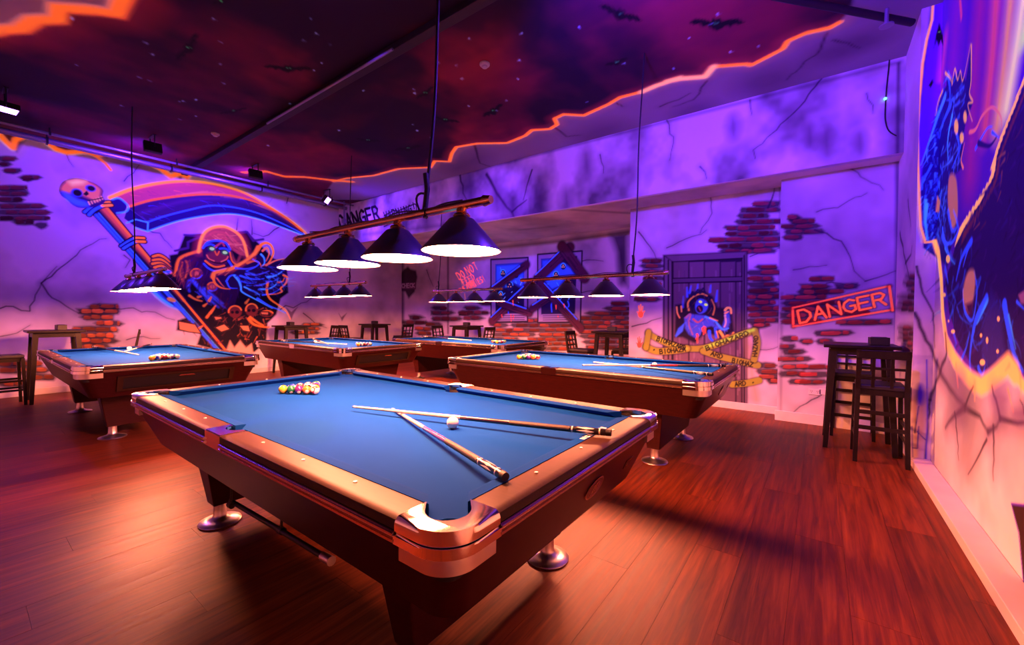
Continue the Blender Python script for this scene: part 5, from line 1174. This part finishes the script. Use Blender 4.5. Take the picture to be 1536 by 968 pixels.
for k, (z, cx, tx, ty, lb) in LAMPS.items():
    o = LO[k]
    c = TABLES[k][0]; lx = c[0] if k != 'E' else -5.39
    ly = c[1] if k != 'E' else 5.78
    if k == 'C': lx = -6.87
    o.location = (lx, ly, z); tag(o, lb, 'lamp', 'billiard lamps')
    # suspension cable up to the ceiling: part of this lamp
    bm = bmesh.new(); n = 22; P = []
    ztop = (ZC if ly < YB else ZS)-.002
    if ly > YB: ty = ly
    for i in range(n+1):
        t = i/n; P.append((cx+(tx-lx-cx)*t+.012*math.sin(t*9+z*3)*(1-t), (ty-ly)*t+.008*math.sin(t*7), .02+(ztop-z-.02)*t))
    tube(bm, P, .0085 if k == 'A' else .0075, 8); cb = fin('suspension_cable', bm, M_CABLE, o, 60)
    bm = bmesh.new(); loop = [(cx-.03+.035*math.cos(a), .01*math.sin(a*2), .055+.05*math.sin(a)) for a in np.linspace(0, 2*PI, 20)]; tube(bm, loop, .006, 6, False)
    tube(bm, [(cx, 0, .20), (cx+.008, .004, .12), (cx-.004, 0, .02), (cx, 0, -.025)], .014, 8); tube(bm, [(cx-.02, .022, -.02), (cx+.02, -.022, -.024), (cx+.015, -.024, .02)], .006, 6); fin('cable_knot', bm, M_CABLE, cb, 60)
# ------------------------------------------------------------------ bar furniture
M_STOOL = mat('dark_stained_wood', (.010, .005, .004), .38, spec=.25, var=.3, vscale=10, aniso=(8, 8, 1.2))
M_SEAT = mat('black_seat_pad', (.012, .008, .012), .5, bump=.1, bscale=200)
def make_stool():
    # back towards -y, front towards +y
    T = empty('bar_stool')
    W, D, SH, BH = .165, .19, .66, 1.02
    bm = bmesh.new(); box(bm, -W-.005, W+.005, -D, D+.01, SH, SH+.045, .012); fin('seat', bm, M_SEAT, T)
    bm = bmesh.new(); box(bm, -W+.01, W-.01, -D+.01, D-.01, SH-.05, SH-.001); fin('seat_frame', bm, M_STOOL, T)
    for s in (-1, 1):
        bm = bmesh.new(); hull8(bm, [(s*(W+.012)-.016, -D-.045, 0), (s*(W+.012)+.016, -D-.045, 0), (s*(W+.012)+.016, -D-.010, 0), (s*(W+.012)-.016, -D-.010, 0)],
            [(s*W-.018, -D-.012, SH), (s*W+.018, -D-.012, SH), (s*W+.018, -D+.026, SH), (s*W-.018, -D+.026, SH)]); 
        hull8(bm, [(s*W-.018, -D-.012, SH), (s*W+.018, -D-.012, SH), (s*W+.018, -D+.026, SH), (s*W-.018, -D+.026, SH)],
            [(s*W-.016, -D-.070, BH), (s*W+.016, -D-.070, BH), (s*W+.016, -D-.042, BH), (s*W-.016, -D-.042, BH)]); fin('leg', bm, M_STOOL, T)
        bm = bmesh.new(); hull8(bm, [(s*(W+.012)-.015, D-.005, 0), (s*(W+.012)+.015, D-.005, 0), (s*(W+.012)+.015, D+.026, 0), (s*(W+.012)-.015, D+.026, 0)],
            [(s*W-.017, D-.026, SH), (s*W+.017, D-.026, SH), (s*W+.017, D+.010, SH), (s*W-.017, D+.010, SH)]); fin('leg', bm, M_STOOL, T)
        for z in (.20, .33):
            bm = bmesh.new(); box(bm, s*(W+.006)-.010, s*(W+.006)+.010, -D-.01, D, z, z+.028); fin('side_stretcher', bm, M_STOOL, T)
    for y, z in ((-D-.018, .30), (-D-.012, .44), (D+.004, .22)):
        bm = bmesh.new(); box(bm, -W, W, y-.009, y+.009, z, z+.034); fin('stretcher', bm, M_STOOL, T)
    yb = lambda z: -D+.007-(z-SH)*.058/(BH-SH)
    bm = bmesh.new(); box(bm, -W-.012, W+.012, yb(BH)-.016, yb(BH)+.014, BH-.075, BH, .006); fin('top_rail', bm, M_STOOL, T)
    for z in (SH+.10, SH+.185): 
        bm = bmesh.new(); box(bm, -W+.01, W-.01, yb(z)-.008, yb(z)+.008, z, z+.022); fin('back_rail', bm, M_STOOL, T)
    for x in (-.063, .063):
        bm = bmesh.new(); hull8(bm, [(x-.012, yb(SH)-.007, SH+.02), (x+.012, yb(SH)-.007, SH+.02), (x+.012, yb(SH)+.007, SH+.02), (x-.012, yb(SH)+.007, SH+.02)],
            [(x-.012, yb(BH)-.007, BH-.07), (x+.012, yb(BH)-.007, BH-.07), (x+.012, yb(BH)+.007, BH-.07), (x-.012, yb(BH)+.007, BH-.07)]); fin('back_slat', bm, M_STOOL, T)
    return T
def make_bar_table():
    T = empty('bar_table'); H = 1.04
    bm = bmesh.new(); box(bm, -.29, .29, -.29, .29, H-.032, H, .006); fin('tabletop', bm, M_STOOL, T)
    bm = bmesh.new(); box(bm, -.235, .235, -.235, .235, H-.10, H-.033); fin('table_apron', bm, M_STOOL, T)
    for sx in (-1, 1):
        for sy in (-1, 1):
            bm = bmesh.new(); cx, cy = sx*.262, sy*.262; tx, ty = sx*.21, sy*.21
            hull8(bm, [(cx-.02, cy-.02, 0), (cx+.02, cy-.02, 0), (cx+.02, cy+.02, 0), (cx-.02, cy+.02, 0)], [(tx-.03, ty-.03, H-.05), (tx+.03, ty-.03, H-.05), (tx+.03, ty+.03, H-.05), (tx-.03, ty+.03, H-.05)]); fin('leg', bm, M_STOOL, T)
    return T
def make_holder():
    T = empty('menu_holder')
    bm = bmesh.new(); box(bm, -.075, .075, -.05, .05, 0, .075, .004); fin('holder_box', bm, M_DARKSTEEL, T)
    bm = bmesh.new(); box(bm, -.055, .055, -.032, .032, .0755, .079); fin('napkin_stack', bm, mat('dark_napkins', (.05, .03, .05), .8), T)
    return T
st0, tb0, mh0 = make_stool(), make_bar_table(), make_holder()
used = {'s': False, 't': False, 'm': False}
def put(k, proto, x, y, z, rz, lb, cat, grp):
    o = proto if not used[k] else copy_tree(proto); used[k] = True
    o.location = (x, y, z); o.rotation_euler = (0, 0, rz); return tag(o, lb, cat, grp)
def stool(x, y, rz, lb): return put('s', st0, x, y, 0, rz, lb, 'stool', 'dark bar stools')
def btable(x, y, lb, rz=0): return put('t', tb0, x, y, 0, rz, lb, 'table', 'high bar tables')
def holder(x, y, lb): return put('m', mh0, x, y, 1.0405, .1, lb, 'holder', 'black holders on the bar tables')
# by the right wall
btable(.325, 5.50, 'high square bar table in the right corner under the DANGER sign')
holder(.47, 5.44, 'black napkin holder on the bar table in the right corner')
stool(.455, 5.12, 0.0, 'bar stool in the right corner with its lattice back to the camera')
stool(.31, 5.985, PI-.05, 'bar stool against the back wall behind the right corner table')
# by the left wall
btable(-9.15, .92, 'high bar table at the left edge of the room behind the far left pool table')
holder(-9.15, .98, 'black napkin holder on the bar table at the left edge')
stool(-9.12, .40, PI*.02, 'bar stool cut by the left edge of the picture')
stool(-9.30, 1.66, PI-.2, 'bar stool between the left bar table and the painted brick patch')
def floor_at_x(px, x): p = on_x(px, 484, x); return p.y
def floor_at_y(px, y): p = on_y(px, 484, y); return p.x
y1 = floor_at_x(437, -9.35)
btable(-9.35, y1, 'high bar table by the left wall right of the painted reaper')
holder(-9.35, y1-.02, 'black napkin holder on the bar table right of the painted reaper')
stool(-9.35, floor_at_x(489, -9.35), PI, 'first bar stool on the left wall beyond the painted reaper')
stool(-9.35, floor_at_x(528, -9.35), 0, 'second bar stool on the left wall beyond the painted reaper')
y2 = floor_at_x(562, -9.35)
btable(-9.35, y2, 'high bar table in the far left corner of the room')
holder(-9.35, y2, 'black napkin holder on the bar table in the far left corner')
stool(floor_at_y(604, 7.45), 7.45, PI/2, 'bar stool in the far left corner facing the room')
x3 = floor_at_y(700, 7.35)
btable(x3, 7.35, 'high bar table under the painted zombie warning words')
holder(x3, 7.35, 'black napkin holder on the bar table under the zombie warning words')
stool(floor_at_y(666, 7.30), 7.30, -PI/2, 'bar stool left of the table under the zombie warning words')
stool(floor_at_y(723, 7.30), 7.30, PI/2, 'bar stool right of the table under the zombie warning words')
x4 = floor_at_y(921, 6.75)
btable(x4, 6.75, 'high bar table in the recess left of the painted zombie door')
holder(x4-.02, 6.72, 'black napkin holder on the bar table left of the zombie door')
stool(floor_at_y(873, 6.75), 6.75, -PI/2, 'bar stool left of the table in the recess by the zombie door')
stool(floor_at_y(938, 7.35), 7.35, PI, 'bar stool behind the table in the recess by the zombie door')

# ------------------------------------------------------------------ ceiling fixtures
M_LENS = mat('blacklight_lens', (.2, .1, .9), .3, emit=(.42, .16, 1.0), es=14)
def flood(p, aim, label):
    T = empty('blacklight_flood', p); tag(T, label, 'floodlight', 'blacklight floods on the ceiling')
    d = (Vector(aim)-Vector(p)); d.normalize(); q = d.to_track_quat('-Z', 'Y').to_euler()
    bm = bmesh.new(); box(bm, -.11, .11, -.08, .08, -.02, .05, .008); fin('housing', bm, M_DARKSTEEL, T, rot=q)
    bm = bmesh.new(); box(bm, -.095, .095, -.065, .065, -.024, -.0205); fin('lens', bm, M_LENS, T, rot=q)
    bm = bmesh.new(); zt = ZC-p[2]
    for s in (-1, 1): tube(bm, [(s*.118, 0, 0), (s*.118, 0, zt-.03), (s*.118, 0, zt-.002)], .008, 6)
    box(bm, -.126, .126, -.02, .02, zt-.012, zt-.001); fin('bracket', bm, M_DARKSTEEL, T)
LB = ['lit blacklight flood at the left edge of the ceiling', 'dark-backed blacklight flood above the painted scythe', 'dark-backed blacklight flood above the tip of the scythe', 'lit blacklight flood near the far left corner of the ceiling',
      'unseen blacklight flood added above the foreground table to light the bulkhead', 'unseen blacklight flood added above the camera to light the right wall', 'unseen blacklight flood added on the right side to light the lamp shades', 'unseen blacklight flood added over the gap between the tables to light the window wall']
for (p, a, _, _), l in zip(FLOODS, LB): flood(p, a, l)
M_PIPE = mat('grey_conduit', (.30, .26, .34), .35, metal=.6)
M_BEAM = mat('dark_painted_beam', (.014, .003, .009), .6, var=.3, vscale=4)
# beam along x with a conduit fixed under it
bm = bmesh.new(); box(bm, XL+.01, XR-.01, 2.66, 2.76, ZC-.07, ZC-.001, .005); fin('trim_2', bm, M_BEAM)['kind'] = 'structure'
a, b = on_z(440, 170, 3.83), on_z(600, 74, 3.83)
bm = bmesh.new(); tube(bm, [(-6.2, 2.64, 3.94), (-3.45, 2.64, 3.94)], .014, 8); tag(fin('conduit', bm, M_PIPE, None, 60), 'thin pale conduit running along the dark ceiling beam', 'conduit')
# pipes beside the left wall
for x_, z_, r_, nm, lb in ((-9.45, 3.90, .045, 'ceiling_pipe', 'thicker pipe running under the ceiling along the left wall'), (-9.15, 3.93, .022, 'ceiling_pipe', 'thin pipe beside the thicker one along the left wall')):
    T = empty(nm, (x_, 0, z_)); tag(T, lb, 'pipe')
    bm = bmesh.new(); tube(bm, [(0, -.3, 0), (0, 5.85, 0)], r_, 12); fin('tube', bm, M_PIPE, T, 60)
    for y_ in (.9, 2.4, 3.9, 5.3):
        bm = bmesh.new(); tube(bm, [(0, y_, 0), (0, y_, ZC-z_-.002)], .008, 6); box(bm, -r_-.006, r_+.006, y_-.012, y_+.012, -r_-.006, r_+.006); fin('hanger', bm, M_DARKSTEEL, T)
bm = bmesh.new(); tube(bm, [(-9.30, 5.70, ZS+.2), (-9.30, 5.70, ZC-.002)], .02, 8); box(bm, -9.35, -9.25, 5.66, 5.74, 3.50, 3.60); tag(fin('drop_pipe', bm, M_PIPE, None, 60), 'short vertical drop pipe in the far left ceiling corner', 'pipe')
# sprinkler pipe at upper right with head, and the loose cable with a green light
p0, p1 = on_z(1160, -6, 3.90), on_z(1368, 34, 3.90)
T = empty('sprinkler_pipe', (0, 0, 0)); tag(T, 'sprinkler pipe with drop head in the upper right ceiling corner', 'pipe')
bm = bmesh.new(); tube(bm, [(p0[0], p0[1], 3.90), (min(p1[0], .63), p1[1], 3.90)], .03, 12); fin('tube', bm, M_BEAM, T, 60)
s_ = on_z(1330, 26, 3.86)
bm = bmesh.new(); lathe(bm, [(0, 3.93), (.015, 3.93), (.015, 3.80), (.05, 3.795), (.05, 3.785), (0, 3.785)], 14, s_[0], s_[1]); fin('sprinkler_head', bm, M_PIPE, T, 50)
T = empty('hanging_cable', (0, 0, 0)); tag(T, 'thin dark cable dangling down the upper right wall with a green light', 'cable')
yq = YB-.012; pts = [on_y(*q, yq) for q in ((1334,58),(1334,90),(1330,130),(1328,160),(1328,180),(1333,196),(1345,204))]
pts[-1].x = min(pts[-1].x, XPL-.012)
bm = bmesh.new(); tube(bm, smooth([tuple(p) for p in pts], 4), .006, 6); fin('cord', bm, M_CABLE, T, 60)
bm = bmesh.new(); g = on_y(1328, 148, yq-.008); bmesh.ops.create_uvsphere(bm, u_segments=10, v_segments=6, radius=.014, matrix=Matrix.Translation(g)); fin('indicator_light', bm, mat('green_led', (.1, .6, .3), .4, emit=(.15, 1, .45), es=3), T, 180)
# smoke detectors
M_DET = mat('detector_plastic', (.62, .50, .48), .5)
for (px, py), lb in (((727, 98), 'round white smoke detector in the middle of the ceiling'), ((323, 202), 'small round smoke detector above the painted scythe')):
    p = on_z(px, py, ZC-.02); T = empty('smoke_detector', (p[0], p[1], ZC)); tag(T, lb, 'detector', 'smoke detectors')
    bm = bmesh.new(); lathe(bm, [(0, -.001), (.055, -.001), (.055, -.018), (.046, -.028), (0, -.03)], 20); fin('detector_base', bm, M_DET, T, 40)
    bm = bmesh.new(); lathe(bm, [(.022, -.030), (.03, -.031), (.028, -.046), (0, -.048)], 16); fin('detector_cap', bm, M_DET, T, 40)
# sockets on the right back wall
for i, (px, lb) in enumerate(((1222, 'double power socket on the right back wall'), (1238, 'blank plate right of the power socket'))):
    p = on_y(px, 588, YRT); T = empty('wall_socket', (p.x, YRT, p.z)); tag(T, lb, 'socket')
    bm = bmesh.new(); box(bm, -.06, .06, -.011, -.001, -.037, .037, .003); fin('plate', bm, M_SKIRT, T)
    if i == 0:
        for x_ in (-.03, .03):
            bm = bmesh.new()
            for dx, dz in ((-.008, .008), (.008, .008), (0, -.009)): box(bm, x_+dx-.002, x_+dx+.002, -.012, -.0108, dz-.005, dz+.005)
            fin('socket_holes', bm, M_BLACK, T)
